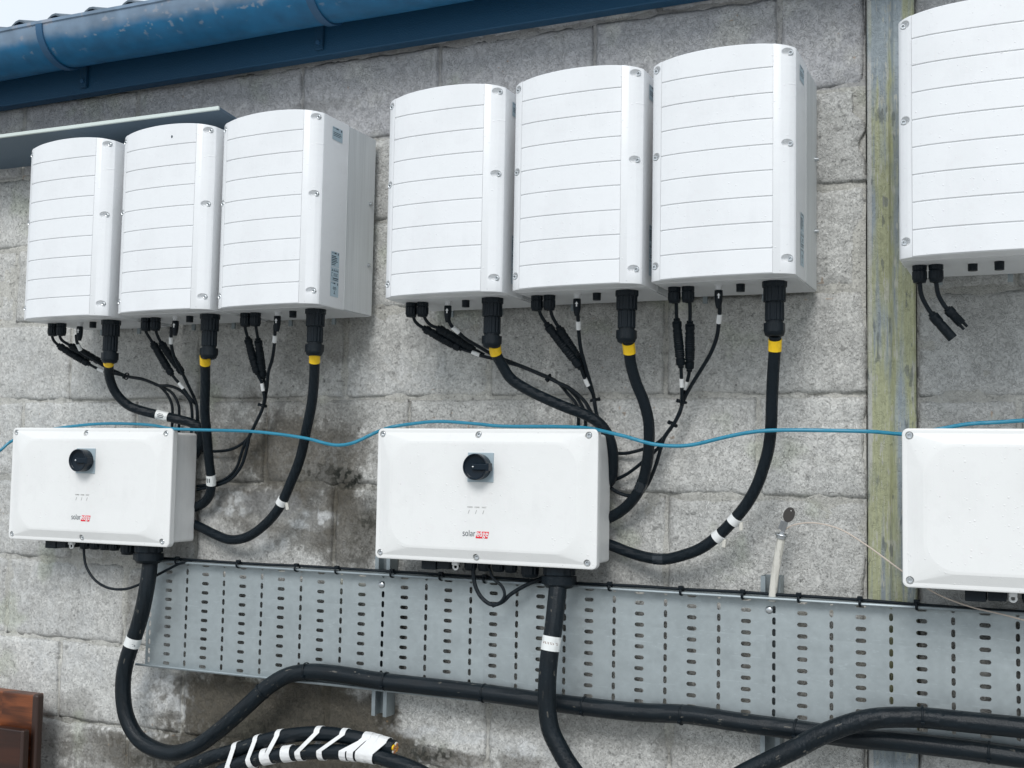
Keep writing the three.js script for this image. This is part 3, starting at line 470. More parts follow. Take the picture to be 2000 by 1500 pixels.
function makeBox() {
  const t = new THREE.Group();
  part('body', rbox(0.010, MW - 0.010, 0.010, MH - 0.010, MZB, MZF - 0.027, 0.008, 3), M.lid, t);
  const lid = part('lid', lidGeo, M.lid, t);
  for (const x of [0.014, MW / 2 - 0.012, MW - 0.022]) for (const y of [0.014, MH - 0.014]) part('screw', lidScrew.clone().translate(x, y, MZF - 0.0155), M.steel, t);
  const sx = 0.279, sy = 0.2195, sw = part('switch', merge([rbox(sx - 0.0325, sx + 0.0325, sy - 0.0335, sy + 0.0335, MZF - 0.001, MZF + 0.003, 0.001)]), mat({ color: lin(0.36, 0.44, 0.48), roughness: 0.4 }), t);
  part('knob', knobGeo.clone().translate(sx - 0.001, sy + 0.001, MZF + 0.003), M.knob, sw);
  part('handle', merge([rbox(sx - 0.008, sx + 0.031, sy - 0.0065, sy + 0.0085, MZF + 0.024, MZF + 0.0335, 0.0025), rbox(sx + 0.027, sx + 0.0345, sy - 0.008, sy + 0.010, MZF + 0.012, MZF + 0.033, 0.0015)]), M.knob, sw);
  part('knob_screw', new THREE.SphereGeometry(0.0026, 12, 8).translate(sx - 0.004, sy + 0.001, MZF + 0.0335), M.steel, sw);
  const z = MZF + 0.0002, fit = (g, x0, x1, y) => { g.computeBoundingBox(); const b = g.boundingBox; return g.translate(-b.min.x, 0, 0).scale((x1 - x0) / (b.max.x - b.min.x), 1, 1).translate(x0, y, z); };
  ['POWER', 'COMM', 'FAULT'].forEach((w, k) => { const x = 0.2515 + k * 0.0185; part('lamp_caption', text(w, 0.0030).translate(x - 0.005, 0.127, z), M.grey, lid); const s = new THREE.Shape([[0, 0], [0.0013, 0], [0.0042, 0.0085], [0.0029, 0.0085]].map((p) => new THREE.Vector2(...p))); part('lamp_slot', new THREE.ExtrudeGeometry(s, { depth: 0.0004, bevelEnabled: false }).translate(x - 0.003, 0.1135, z), M.grey, lid); });
  part('logo_word', fit(text('solar', 0.0128, font), 0.2362, 0.2682, 0.0622), M.ink, lid);
  const par = new THREE.Shape([[0, 0], [0.0300, 0], [0.0335, 0.0155], [0.0035, 0.0155]].map((p) => new THREE.Vector2(...p)));
  part('logo_block', new THREE.ExtrudeGeometry(par, { depth: 0.0004, bevelEnabled: false }).translate(0.2692, 0.0582, z), M.red, lid);
  part('logo_word', fit(text('edge', 0.0124, fontBold), 0.2718, 0.3005, 0.0622).translate(0, 0, 0.0004), M.tag, lid);
  for (const b of [box(0.09, MW - 0.06, 0.20, 0.25, 0.002, MZB + 0.001), box(0.34, MW - 0.06, 0.04, 0.09, 0.002, MZB + 0.001)]) part('wall_bracket', b, M.galvStrut, t);
  // connectors under the box
  const cz = 0.095;
  for (const b of [rbox(0.112, 0.150, -0.022, 0.011, cz - 0.03, cz + 0.03, 0.002), rbox(0.153, 0.186, -0.019, 0.011, cz - 0.03, cz + 0.03, 0.002)]) part('connector_block', b, M.black, t);
  part('clip', merge([rbox(0.189, 0.205, -0.010, 0.011, cz + 0.012, cz + 0.026, 0.003), new THREE.TorusGeometry(0.0062, 0.0024, 8, 16).translate(0.197, -0.013, cz + 0.019)]), M.tag, t);
  for (const x of [0.227, 0.262, 0.298, 0.330]) part('lead_gland', smallGland.clone().scale(1.1, 0.9, 1.1).translate(x, 0.0105, cz), M.black, t);
  part('lead_gland', smallGland.clone().scale(1.5, 1.15, 1.5).translate(0.378, 0.0105, cz), M.black, t);
  part('power_gland', merge([ribbed(0.037, -0.018, 0.011, 12, 0.0018), cylY(0.033, 0.033, -0.022, -0.018), hexNut(0.040, -0.040, -0.022), new THREE.LatheGeometry([[0.036, -0.040], [0.030, -0.048], [0.020, -0.050]].map((p) => new THREE.Vector2(...p)), 24)]).translate(0.452, 0, cz + 0.005), M.black, t);
  return t;
}
const boxProto = makeBox();
for (const [x, y, dz, label] of [[-1.414, 1.3765, 0, 'left white control box with black rotary knob, below the left set of units'], [-0.2404, 1.3784, 0, 'central white control box with black rotary knob, above the perforated tray'], [0.9617, 1.3808, 0.035, 'white control box at the right edge, only its left part in view']]) {
  const b = boxProto.clone(); b.name = numbered('control_box'); b.position.set(x, y, dz); b.userData = { label, category: 'control box', group: 'white control boxes along the wall' }; scene.add(b);
}

// ---------------------------------------------------------------- perforated tray and its supports
const TY0 = 1.05, TY1 = 1.335, TX0 = -1.008, TX1 = 1.75, TZ = 0.0425;
{
  const t = thing('cable_tray', 'long galvanised perforated cable tray fixed across the wall below the boxes', 'cable tray');
  const slot = (cx, cy, w, h) => { const p = new THREE.Path(), hor = w > h, r = Math.min(w, h) / 2, e = Math.max(w, h) / 2 - r; const a0 = hor ? -Math.PI / 2 : 0; const px = hor ? e : 0, py = hor ? 0 : e; for (let i = 0; i <= 8; i++) { const a = a0 + (i < 4.5 ? Math.min(i, 4) : i - 1) / 4 * Math.PI + (i > 4 ? 0 : 0); const s = i <= 4 ? 1 : -1; const ang = a0 + (i <= 4 ? i / 4 : 1 + (i - 5) / 4) * Math.PI; p[i ? 'lineTo' : 'moveTo'](cx + s * px + Math.cos(ang) * r, cy + s * py + Math.sin(ang) * r); } const angl = a0 + 2 * Math.PI; p.lineTo(cx - px + Math.cos(angl) * r, cy - py + Math.sin(angl) * r); return p; };
  const pieces = []; const pitch = 0.12005;
  for (let k = 0; k < 23; k++) {
    const xa = k ? -1.026 + pitch * k : TX0, xb = Math.min(TX1, -1.026 + pitch * (k + 1)); if (xb <= xa) break;
    const s = new THREE.Shape([[xa, TY0], [xb, TY0], [xb, TY1], [xa, TY1]].map((p) => new THREE.Vector2(...p)));
    for (let r = 0; r < 12; r++) { const y = 1.0606 + 0.0241 * r; const vx = -0.9965 + pitch * k, hx = -0.9367 + pitch * k; if (vx - 0.0042 > xa) s.holes.push(slot(vx, y + 0.004, 0.0080, 0.0162)); if (hx + 0.012 < xb) s.holes.push(slot(hx, y, 0.0222, 0.0090)); }
    pieces.push(new THREE.ExtrudeGeometry(s, { depth: 0.0016, bevelEnabled: false }).translate(0, 0, TZ));
  }
  const bed = merge(pieces); { const p = bed.attributes.position, u = bed.attributes.uv; for (let i = 0; i < p.count; i++) u.setXY(i, p.getX(i), p.getY(i)); }
  part('bed', bed, M.galv, t);
  const flange = (y, s) => { const sh = new THREE.Shape([[TZ, y], [0.066, y], [0.0685, y + s * 0.001], [0.0695, y + s * 0.004], [0.068, y + s * 0.0065], [0.0655, y + s * 0.0065], [0.0645, y + s * 0.0045], [0.0645, y + s * 0.002], [TZ, y + s * 0.002]].map((p) => new THREE.Vector2(...p))); return toCreasedNormals(runAlongX(new THREE.ExtrudeGeometry(sh, { depth: TX1 - TX0 + 0.012, bevelEnabled: false }), TX0 - 0.012), 0.7); };
  part('flange', flange(TY1 - 0.0005, -1), M.galvStrut, t); part('flange', flange(TY0 + 0.0005, 1), M.galvStrut, t);
  for (const x of [-0.281, 0.674]) part('bolt', merge([new THREE.SphereGeometry(0.0085, 16, 8, 0, Math.PI * 2, 0, 1.25).rotateX(Math.PI / 2).scale(1, 1, 0.6).translate(x, 1.3045, TZ + 0.0012), box(x - 0.0065, x + 0.0065, 1.3038, 1.3052, TZ + 0.0045, TZ + 0.0072).translate(0, 0, 0)]), M.steel, t);
  // slotted channels
  for (const [x, y0, y1, label] of [[-0.281, 0.985, 1.374, 'galvanised slotted channel behind the tray under the central control box'], [0.676, 0.985, 1.376, 'galvanised slotted channel behind the tray below the hanging key']]) {
    const c = thing('strut_channel', label, 'channel', [0, 0, 0], 'upright channels behind the tray');
    const s = new THREE.Shape([[-0.021, 0], [0.021, 0], [0.021, 0.041], [0.011, 0.041], [0.011, 0.033], [0.0135, 0.033], [0.0135, 0.0385], [0.0185, 0.0385], [0.0185, 0.0025], [-0.0185, 0.0025], [-0.0185, 0.0385], [-0.0135, 0.0385], [-0.0135, 0.033], [-0.011, 0.033], [-0.011, 0.041], [-0.021, 0.041]].map((p) => new THREE.Vector2(...p)));
    part('channel', new THREE.ExtrudeGeometry(s, { depth: y1 - y0, bevelEnabled: false }).rotateX(Math.PI / 2).translate(x, y1, 0.001), M.galvStrut, c);
  }
}
// ---------------------------------------------------------------- cables
const P = {
  b1_power: [[.084,1.881,.195],[.078,1.857,.173],[.087,1.831,.157],[.102,1.802,.142],[.136,1.777,.125],[.171,1.758,.111],[.213,1.739,.095],[.26,1.722,.08],[.285,1.708,.072],[.302,1.689,.064],[.315,1.656,.055],[.316,1.612,.043],[.305,1.571,.033],[.25,1.546,.02]],
  b2_power: [[.4,1.879,.195],[.397,1.857,.178],[.396,1.829,.164],[.402,1.79,.146],[.415,1.748,.128],[.422,1.706,.112],[.419,1.66,.096],[.411,1.617,.081],[.398,1.576,.068],[.379,1.543,.057],[.353,1.516,.046],[.331,1.5,.039],[.305,1.487,.032],[.251,1.47,.018]],
  b3_power: [[.716,1.878,.195],[.714,1.858,.184],[.71,1.822,.172],[.705,1.776,.157],[.7,1.729,.144],[.696,1.689,.134],[.688,1.645,.123],[.674,1.605,.114],[.656,1.564,.104],[.631,1.523,.093],[.602,1.489,.085],[.58,1.467,.078],[.533,1.431,.067],[.494,1.414,.06],[.445,1.402,.051],[.395,1.404,.042],[.344,1.415,.033],[.312,1.425,.028],[.251,1.44,.018]],
  a1_power: [[-1.039,1.874,.195],[-1.062,1.847,.168],[-1.072,1.818,.151],[-1.066,1.778,.13],[-1.04,1.747,.111],[-1.001,1.732,.095],[-.955,1.722,.078],[-.919,1.715,.066],[-.873,1.703,.05],[-.853,1.687,.042],[-.857,1.651,.032],[-.887,1.615,.02]],
  a2_power: [[-.724,1.873,.195],[-.739,1.846,.174],[-.757,1.799,.15],[-.78,1.725,.119],[-.787,1.675,.1],[-.796,1.599,.073],[-.801,1.548,.055],[-.814,1.512,.043],[-.842,1.487,.034],[-.906,1.47,.02]],
  a3_power: [[-.397,1.876,.195],[-.405,1.851,.182],[-.416,1.808,.166],[-.433,1.747,.147],[-.453,1.69,.131],[-.484,1.614,.111],[-.526,1.544,.094],[-.569,1.484,.079],[-.624,1.437,.066],[-.686,1.404,.055],[-.741,1.396,.046],[-.799,1.409,.038],[-.851,1.425,.03],[-.932,1.445,.018]],
  b1_lead1: [[-.136,1.961,.182],[-.138,1.941,.167],[-.132,1.931,.157],[-.125,1.926,.15]],
  b1_coupler1: [[-.125,1.926,.15],[-.045,1.878,.1]],
  b1_tail1: [[-.045,1.878,.1],[-.022,1.87,.094],[.002,1.861,.087],[.026,1.855,.08],[.057,1.846,.072]],
  b1_lead2: [[-.108,1.962,.182],[-.109,1.942,.168],[-.101,1.929,.155],[-.091,1.924,.145]],
  b1_coupler2: [[-.091,1.924,.145],[-.019,1.876,.085]],
  b1_tail2: [[-.019,1.876,.085],[.012,1.861,.071],[.05,1.85,.056]],
  b1_comm: [[-.041,1.945,.182],[-.043,1.934,.174],[-.04,1.923,.164],[-.03,1.911,.15],[-.02,1.898,.135],[.003,1.881,.11],[.024,1.866,.087],[.051,1.852,.06]],
  b1_loom1: [[.05,1.85,.056],[.09,1.836,.05],[.129,1.821,.043],[.172,1.801,.036],[.199,1.771,.029],[.218,1.748,.025],[.222,1.717,.02],[.219,1.683,.014]],
  b1_loom2: [[.051,1.849,.06],[.092,1.836,.054],[.131,1.82,.048],[.174,1.801,.042],[.21,1.778,.036],[.236,1.74,.029],[.241,1.712,.025],[.24,1.679,.02]],
  b1_loom3: [[.053,1.849,.064],[.094,1.836,.059],[.134,1.82,.054],[.177,1.8,.048],[.209,1.785,.044],[.244,1.755,.038],[.258,1.732,.035],[.277,1.698,.03],[.279,1.665,.026]],
  b2_lead1: [[.185,1.96,.182],[.184,1.944,.168],[.191,1.925,.15]],
  b2_coupler1: [[.191,1.925,.15],[.257,1.825,.1]],
  b2_tail1: [[.257,1.825,.1],[.26,1.811,.09],[.264,1.793,.077],[.272,1.772,.062]],
  b2_lead2: [[.212,1.959,.182],[.211,1.939,.164],[.218,1.917,.145]],
  b2_coupler2: [[.218,1.917,.145],[.255,1.831,.085]],
  b2_tail2: [[.255,1.831,.085],[.26,1.807,.069],[.267,1.771,.046]],
  b2_comm: [[.277,1.95,.182],[.274,1.929,.167],[.269,1.903,.148],[.265,1.868,.123],[.267,1.826,.093],[.27,1.79,.068],[.271,1.764,.05]],
  b2_loom1: [[.267,1.771,.046],[.269,1.754,.041],[.272,1.726,.034],[.273,1.701,.027],[.274,1.653,.014]],
  b2_loom2: [[.268,1.77,.05],[.271,1.754,.046],[.273,1.726,.039],[.278,1.7,.032],[.282,1.653,.02]],
  b2_loom3: [[.27,1.77,.054],[.272,1.754,.05],[.275,1.726,.043],[.283,1.698,.037],[.289,1.653,.026]],
  b3_lead1: [[.502,1.968,.182],[.499,1.948,.167],[.495,1.924,.15]],
  b3_coupler1: [[.495,1.924,.15],[.491,1.824,.1]],
  b3_tail1: [[.491,1.824,.1],[.489,1.8,.09],[.488,1.787,.084],[.485,1.757,.072]],
  b3_lead2: [[.532,1.967,.182],[.528,1.942,.163],[.523,1.918,.145]],
  b3_coupler2: [[.523,1.918,.145],[.505,1.817,.085]],
  b3_tail2: [[.505,1.817,.085],[.498,1.796,.075],[.49,1.779,.067],[.482,1.756,.056]],
  b3_comm: [[.597,1.955,.182],[.594,1.934,.17],[.59,1.918,.16],[.581,1.885,.141],[.564,1.854,.122],[.537,1.82,.1],[.51,1.788,.079],[.487,1.756,.06]],
  b3_loom1: [[.484,1.757,.056],[.477,1.732,.051],[.462,1.705,.046],[.438,1.675,.039],[.414,1.657,.034],[.383,1.646,.028],[.337,1.636,.02],[.297,1.637,.014]],
  b3_loom2: [[.485,1.756,.06],[.478,1.732,.056],[.463,1.705,.051],[.44,1.674,.046],[.426,1.652,.042],[.385,1.617,.034],[.344,1.588,.027],[.3,1.569,.02]],
  b3_loom3: [[.486,1.756,.064],[.479,1.731,.061],[.465,1.704,.057],[.442,1.674,.053],[.431,1.647,.049],[.418,1.61,.044],[.399,1.569,.039],[.382,1.548,.036],[.357,1.54,.033],[.331,1.544,.03],[.3,1.559,.026]],
  a1_lead1: [[-1.258,1.95,.182],[-1.267,1.925,.162],[-1.263,1.914,.15]],
  a1_coupler1: [[-1.263,1.914,.15],[-1.193,1.862,.1]],
  a1_tail1: [[-1.193,1.862,.1],[-1.174,1.851,.092],[-1.152,1.842,.083],[-1.122,1.836,.072]],
  a1_lead2: [[-1.229,1.949,.182],[-1.237,1.926,.164],[-1.225,1.912,.145]],
  a1_coupler2: [[-1.225,1.912,.145],[-1.168,1.868,.085]],
  a1_tail2: [[-1.168,1.868,.085],[-1.153,1.852,.07],[-1.137,1.842,.056]],
  a1_comm: [[-1.167,1.933,.182],[-1.177,1.917,.168],[-1.179,1.907,.159],[-1.18,1.893,.146],[-1.171,1.88,.125],[-1.154,1.859,.093],[-1.134,1.843,.06]],
  a1_loom1: [[-1.137,1.839,.056],[-1.099,1.83,.051],[-1.058,1.824,.045],[-1.024,1.813,.04],[-1.004,1.806,.037],[-.978,1.781,.031],[-.965,1.753,.026],[-.964,1.73,.023],[-.972,1.677,.014]],
  a1_loom2: [[-1.133,1.839,.06],[-1.095,1.83,.055],[-1.054,1.823,.05],[-1.019,1.813,.045],[-.999,1.805,.042],[-.958,1.785,.036],[-.939,1.753,.031],[-.938,1.728,.027],[-.943,1.677,.02]],
  a1_loom3: [[-1.13,1.839,.064],[-1.091,1.829,.06],[-1.049,1.823,.055],[-1.013,1.812,.051],[-.993,1.805,.049],[-.961,1.804,.046],[-.926,1.792,.042],[-.897,1.764,.037],[-.89,1.73,.033],[-.895,1.677,.026]],
  a2_lead1: [[-.936,1.952,.182],[-.938,1.935,.169],[-.934,1.912,.15]],
  a2_coupler1: [[-.934,1.912,.15],[-.905,1.828,.1]],
  a2_tail1: [[-.905,1.828,.1],[-.886,1.799,.084],[-.875,1.778,.073],[-.863,1.758,.062]],
  a2_lead2: [[-.899,1.951,.182],[-.908,1.932,.164],[-.91,1.912,.145]],
  a2_coupler2: [[-.91,1.912,.145],[-.883,1.831,.085]],
  a2_tail2: [[-.883,1.831,.085],[-.874,1.794,.065],[-.869,1.759,.046]],
  a2_comm: [[-.846,1.944,.182],[-.862,1.916,.162],[-.87,1.898,.149],[-.875,1.873,.131],[-.873,1.846,.11],[-.871,1.806,.08],[-.869,1.766,.05]],
  a2_loom1: [[-.872,1.766,.046],[-.868,1.75,.042],[-.869,1.717,.034],[-.871,1.684,.027],[-.878,1.629,.014]],
  a2_loom2: [[-.869,1.766,.05],[-.865,1.75,.046],[-.866,1.717,.039],[-.863,1.684,.032],[-.868,1.629,.02]],
  a2_loom3: [[-.866,1.766,.054],[-.862,1.749,.05],[-.863,1.717,.043],[-.871,1.684,.035],[-.876,1.643,.026]],
  a3_lead1: [[-.615,1.956,.182],[-.623,1.939,.169],[-.628,1.915,.15]],
  a3_coupler1: [[-.628,1.915,.15],[-.63,1.826,.1]],
  a3_tail1: [[-.63,1.826,.1],[-.624,1.807,.091],[-.624,1.789,.084],[-.626,1.76,.072]],
  a3_lead2: [[-.584,1.955,.182],[-.591,1.938,.167],[-.6,1.912,.145]],
  a3_coupler2: [[-.6,1.912,.145],[-.622,1.817,.085]],
  a3_tail2: [[-.622,1.817,.085],[-.623,1.796,.074],[-.636,1.761,.056]],
  a3_comm: [[-.524,1.94,.182],[-.535,1.917,.165],[-.545,1.898,.152],[-.567,1.863,.127],[-.594,1.83,.104],[-.618,1.788,.076],[-.635,1.764,.06]],
  a3_loom1: [[-.638,1.761,.056],[-.648,1.738,.052],[-.667,1.709,.046],[-.696,1.668,.039],[-.724,1.647,.034],[-.765,1.632,.028],[-.821,1.627,.021],[-.883,1.629,.014]],
  a3_loom2: [[-.635,1.761,.06],[-.644,1.737,.057],[-.663,1.708,.053],[-.69,1.667,.047],[-.711,1.637,.042],[-.736,1.585,.035],[-.766,1.559,.031],[-.807,1.543,.026],[-.874,1.533,.02]],
  a3_loom3: [[-.632,1.761,.064],[-.641,1.737,.061],[-.659,1.708,.057],[-.686,1.667,.052],[-.69,1.652,.05],[-.715,1.591,.042],[-.749,1.557,.037],[-.789,1.54,.033],[-.869,1.524,.026]],
  feed1: [[-.957,1.382,.1],[-.956,1.326,.1],[-.959,1.265,.105],[-.974,1.199,.105],[-.999,1.135,.1],[-1.02,1.072,.1],[-1.03,1.02,.1],[-1.027,.964,.1],[-1.012,.918,.1],[-.974,.871,.1],[-.925,.849,.1],[-.86,.842,.1],[-.792,.863,.1],[-.726,.907,.1],[-.672,.952,.1],[-.622,.997,.095],[-.576,1.039,.085],[-.53,1.068,.075],[-.47,1.082,.07],[-.402,1.083,.07],[-.238,1.077,.07],[.009,1.073,.07],[.164,1.069,.07],[.336,1.066,.07],[.495,1.07,.07],[.733,1.064,.07],[.845,1.061,.07],[.954,1.061,.07],[1.159,1.058,.07],[1.245,1.056,.07]],
  feed2: [[.211,1.373,.1],[.214,1.327,.115],[.213,1.253,.13],[.206,1.179,.138],[.203,1.124,.14],[.204,1.069,.14],[.213,1.022,.14],[.234,.984,.14],[.258,.951,.14],[.304,.907,.14],[.398,.854,.14]],
  feed3: [[.565,.918,.14],[.629,.967,.14],[.693,1.006,.135],[.744,1.036,.13],[.799,1.071,.125],[.853,1.097,.12],[.906,1.114,.115],[.975,1.122,.108],[1.06,1.121,.1],[1.175,1.119,.1],[1.246,1.118,.1]],
  spare1: [[-.866,.774,.16],[-.747,.836,.16],[-.689,.864,.16],[-.62,.888,.16],[-.556,.913,.16],[-.482,.936,.16],[-.391,.953,.16],[-.301,.957,.16],[-.231,.954,.16],[-.169,.945,.16]],
  spare2: [[-.694,.805,.175],[-.634,.843,.175],[-.544,.881,.175],[-.47,.9,.175],[-.397,.914,.175],[-.326,.922,.175],[-.222,.927,.175],[-.17,.919,.175],[-.103,.907,.175],[-.014,.876,.175]],
  small1: [[-1.187,1.366,.1],[-1.185,1.344,.1],[-1.176,1.311,.1],[-1.142,1.274,.1],[-1.091,1.255,.1],[-1.045,1.255,.09],[-1.011,1.267,.08],[-.958,1.294,.07],[-.913,1.315,.07],[-.878,1.33,.07],[-.85,1.333,.06]],
  small2: [[-.005,1.369,.1],[-.003,1.345,.1],[.003,1.32,.1],[.019,1.295,.1],[.045,1.281,.1],[.068,1.288,.095],[.087,1.306,.09],[.118,1.326,.085],[.145,1.34,.08],[.161,1.348,.07]],
  small3: [[.036,1.365,.1],[.048,1.342,.1],[.07,1.325,.1],[.077,1.306,.1],[.066,1.288,.1],[.047,1.278,.1]],
  blue: [[-1.635,1.583,.06],[-1.545,1.621,.07],[-1.528,1.647,.05],[-1.45,1.671,.05],[-1.264,1.693,.075],[-1.139,1.7,.08],[-.988,1.696,.09],[-.863,1.684,.14],[-.801,1.681,.15],[-.593,1.676,.15],[-.44,1.66,.15],[-.381,1.648,.15],[-.351,1.645,.15],[-.308,1.651,.15],[-.257,1.677,.13],[-.237,1.692,.09],[-.193,1.7,.08],[-.123,1.706,.08],[-.011,1.7,.085],[.049,1.695,.085],[.187,1.695,.09],[.285,1.69,.12],[.326,1.683,.15],[.383,1.671,.16],[.441,1.656,.16],[.487,1.651,.16],[.532,1.653,.16],[.609,1.671,.16],[.652,1.68,.16],[.695,1.685,.16],[.797,1.686,.15],[.895,1.684,.13],[.965,1.681,.09],[1.018,1.692,.07],[1.076,1.703,.07],[1.134,1.707,.07],[1.227,1.713,.07]],
  pale_wire: [[.709,1.476,.06],[.725,1.486,.07],[.753,1.493,.075],[.785,1.493,.08],[.828,1.483,.085],[.879,1.455,.09],[.957,1.402,.1],[1.018,1.364,.1],[1.085,1.341,.1],[1.14,1.331,.1],[1.222,1.313,.1]],
};
const curves = {}; for (const k in P) curves[k] = curveOf(P[k]);
const nearestT = (c, pt) => { let b = 0, bd = 1e9; for (let i = 0; i <= 400; i++) { const q = c.getPointAt(i / 400), d = (q.x - pt[0]) ** 2 + (q.y - pt[1]) ** 2; if (d < bd) { bd = d; b = i / 400; } } return b; };
function band(c, t, len, r, m, parent, name, mapLabel) { const L = c.getLength(), h = len / L / 2, lo = Math.max(0, t - h), hi = Math.min(1, t + h); const b = part(name, tube(c, r, { t0: lo, t1: hi, n: 6, m: 24 }), m, parent); if (mapLabel) b.userData.label = mapLabel; return b; }
function inked(draw, w = 128, h = 256) { const cv = document.createElement('canvas'); cv.width = w; cv.height = h; const x = cv.getContext('2d'); x.fillStyle = '#e2e4e2'; x.fillRect(0, 0, w, h); x.fillStyle = '#26323a'; draw(x); const t = new THREE.CanvasTexture(cv); t.colorSpace = THREE.SRGBColorSpace; t.wrapS = t.wrapT = THREE.RepeatWrapping; return t; }
const where = { a1: 'leftmost unit', a2: 'middle unit of the left set', a3: 'right unit of the left set', b1: 'left unit of the central set', b2: 'middle unit of the central set', b3: 'right unit of the central set' };
const powerLabel = {
  a1: 'thick black cable with yellow collar curving right from the leftmost unit', a2: 'thick black cable with yellow collar hanging straight beside the left control box', a3: 'thick black cable with yellow collar sweeping down from the right unit of the left set',
  b1: 'thick glossy black cable with yellow collar slanting right from the left central unit', b2: 'thick black cable with yellow collar bowing behind the central control box', b3: 'longest thick black cable with yellow collar, two white ties on its loop' };
function tie(c, t, r, label, parent = null, m = M.blackSoft) {
  const Pt = c.getPointAt(t), T = c.getTangentAt(t), ringG = along(new THREE.TorusGeometry(r + 0.0008, 0.0013, 6, 28).rotateX(Math.PI / 2).scale(1, 2.0, 1), Pt, T);
  const head = along(rbox(-0.0035, 0.0035, -0.004, 0.004, r, r + 0.006, 0.001), Pt, T, 0.5);
  const g = thing('cable_tie', label, 'cable tie'); part('strap', ringG, m, g); part('head', head, m, g); return g;
}
for (const k of ['a1', 'a2', 'a3', 'b1', 'b2', 'b3']) {
  const c = curves[k + '_power'], g = thing('power_cable', powerLabel[k], 'cable', [0, 0, 0], 'thick cables from the units'), R = 0.0125;
  const s = part('sheath', tube(c, R, { n: 90, m: 18 }), M.black, g);
  const ty = 0.0215 / c.getLength(); band(c, ty, 0.026, R + 0.0012, M.yellow, g, 'yellow_collar');
  if (k === 'a1') { const t = inked((x) => { x.save(); x.translate(64, 128); x.rotate(Math.PI / 2 * 0); x.fillRect(-34, -16, 60, 7); x.fillRect(-40, -2, 70, 8); x.fillRect(-30, 12, 50, 6); x.restore(); }); t.repeat.set(1 / 0.034, 1); band(c, nearestT(c, [-0.955, 1.702]), 0.034, R + 0.0006, mat({ map: t, roughness: 0.45 }), g, 'paper_tag'); }
  if (k === 'a2') { const t = inked((x) => { x.fillRect(30, 100, 60, 9); x.fillRect(30, 118, 60, 9); x.fillRect(30, 136, 50, 9); }); t.repeat.set(1 / 0.028, 1); band(c, nearestT(c, [-0.82, 1.555]), 0.028, R + 0.0006, mat({ map: t, roughness: 0.45 }), g, 'paper_tag'); }
  if (k === 'b2') band(c, nearestT(c, [0.39, 1.565]), 0.024, R + 0.0005, M.clearTape, g, 'clear_tape');
  if (k === 'b3') { band(c, nearestT(c, [0.43, 1.38]), 0.026, R + 0.0005, M.clearTape, g, 'clear_tape'); band(c, nearestT(c, [0.25, 1.405]), 0.02, R + 0.0006, M.clearTape, g, 'clear_tape'); }
}
const tailTie = (c, t, r, label) => { const Pt = c.getPointAt(t), T = c.getTangentAt(t), g = thing('cable_tie', label, 'cable tie'); part('strap', along(cylY(r + 0.0016, r + 0.0016, -0.0085, 0.0085, 24), Pt, T), M.tag, g); const D = new THREE.Vector3(T.y, -T.x, 0).normalize(); if (D.x < 0) D.negate(); const q = Pt.clone().addScaledVector(D, r + 0.007); part('tail', along(rbox(-0.004, 0.004, -0.009, 0.009, -0.004, 0.004, 0.0015), q, T.clone().multiplyScalar(0.75).addScaledVector(D, 0.66).normalize()), M.cream, g); };
tailTie(curves.a3_power, nearestT(curves.a3_power, [-0.60, 1.535]), 0.0125, 'white tie round the sweeping cable right of the left control box');
tailTie(curves.b3_power, nearestT(curves.b3_power, [0.622, 1.483]), 0.0125, 'upper of two white ties on the loop of the longest black cable');
tailTie(curves.b3_power, nearestT(curves.b3_power, [0.583, 1.445]), 0.0125, 'lower of two white ties on the loop of the longest black cable');
// thin leads: gland, short lead, coupler, tail, loom, all one cable
const coupProf = (s) => (s < 0.06 ? 0.007 : s < 0.16 ? 0.0104 : s < 0.2 ? 0.0090 : s < 0.78 ? 0.0096 + 0.0013 * (Math.floor(s * 46) % 2) : s < 0.82 ? 0.0086 : s < 0.94 ? 0.0100 : 0.0065);
for (const k of ['a1', 'a2', 'a3', 'b1', 'b2', 'b3']) {
  for (let n = 1; n <= 3; n++) {
    const pts = n < 3 ? [...P[k + '_lead' + n], ...P[k + '_coupler' + n].slice(1), ...P[k + '_tail' + n].slice(1), ...P[k + '_loom' + n].slice(1)] : [...P[k + '_comm'], ...P[k + '_loom3'].slice(1)];
    const lab = ['thin lead from the first gland of the ', 'thin lead from the second gland of the ', 'thin lead with arrow plug under the '][n - 1] + where[k];
    const c = curveOf(pts), g = thing('signal_lead', lab, 'cable', [0, 0, 0], 'thin leads under the units'), r = n < 3 ? 0.0040 : 0.0043;
    part('sheath', tube(c, r, { n: 110, m: 9 }), M.black, g);
    if (n < 3) {
      const a = nearestT(c, P[k + '_coupler' + n][0]), b = nearestT(c, P[k + '_coupler' + n][1]);
      part('coupler', tube(c, 0.009, { t0: a, t1: b, n: 46, m: 14, prof: coupProf }), M.blackSoft, g);
      const L = c.getLength(); band(c, b + 0.036 / L, 0.020, r + 0.0009, M.tag, g, 'white_sleeve');
    } else band(c, 0.040 / c.getLength(), 0.021, r + 0.0013, M.tag, g, 'white_sleeve');
  }
}
for (const [k, x, y, lab] of [['b1_loom2', 0.151, 1.7985, 'black tie on the thin leads left of the yellow collar curve, central set'], ['b2_loom1', 0.263, 1.757, 'black tie gathering three thin leads above the central control box'], ['b3_loom2', 0.553, 1.757, 'black tie gathering thin leads under the right central unit'], ['b3_loom2', 0.505, 1.67, 'black tie where thin leads part beside the blue cable, central set'], ['a1_loom2', -1.11, 1.79, 'black tie on thin leads right of the leftmost yellow collar'], ['a3_loom2', -0.664, 1.756, 'black tie gathering thin leads under the right unit of the left set']]) { const c = curves[k]; tie(c, Math.min(0.98, Math.max(0.02, nearestT(c, [x, y]))), 0.0085, lab); }
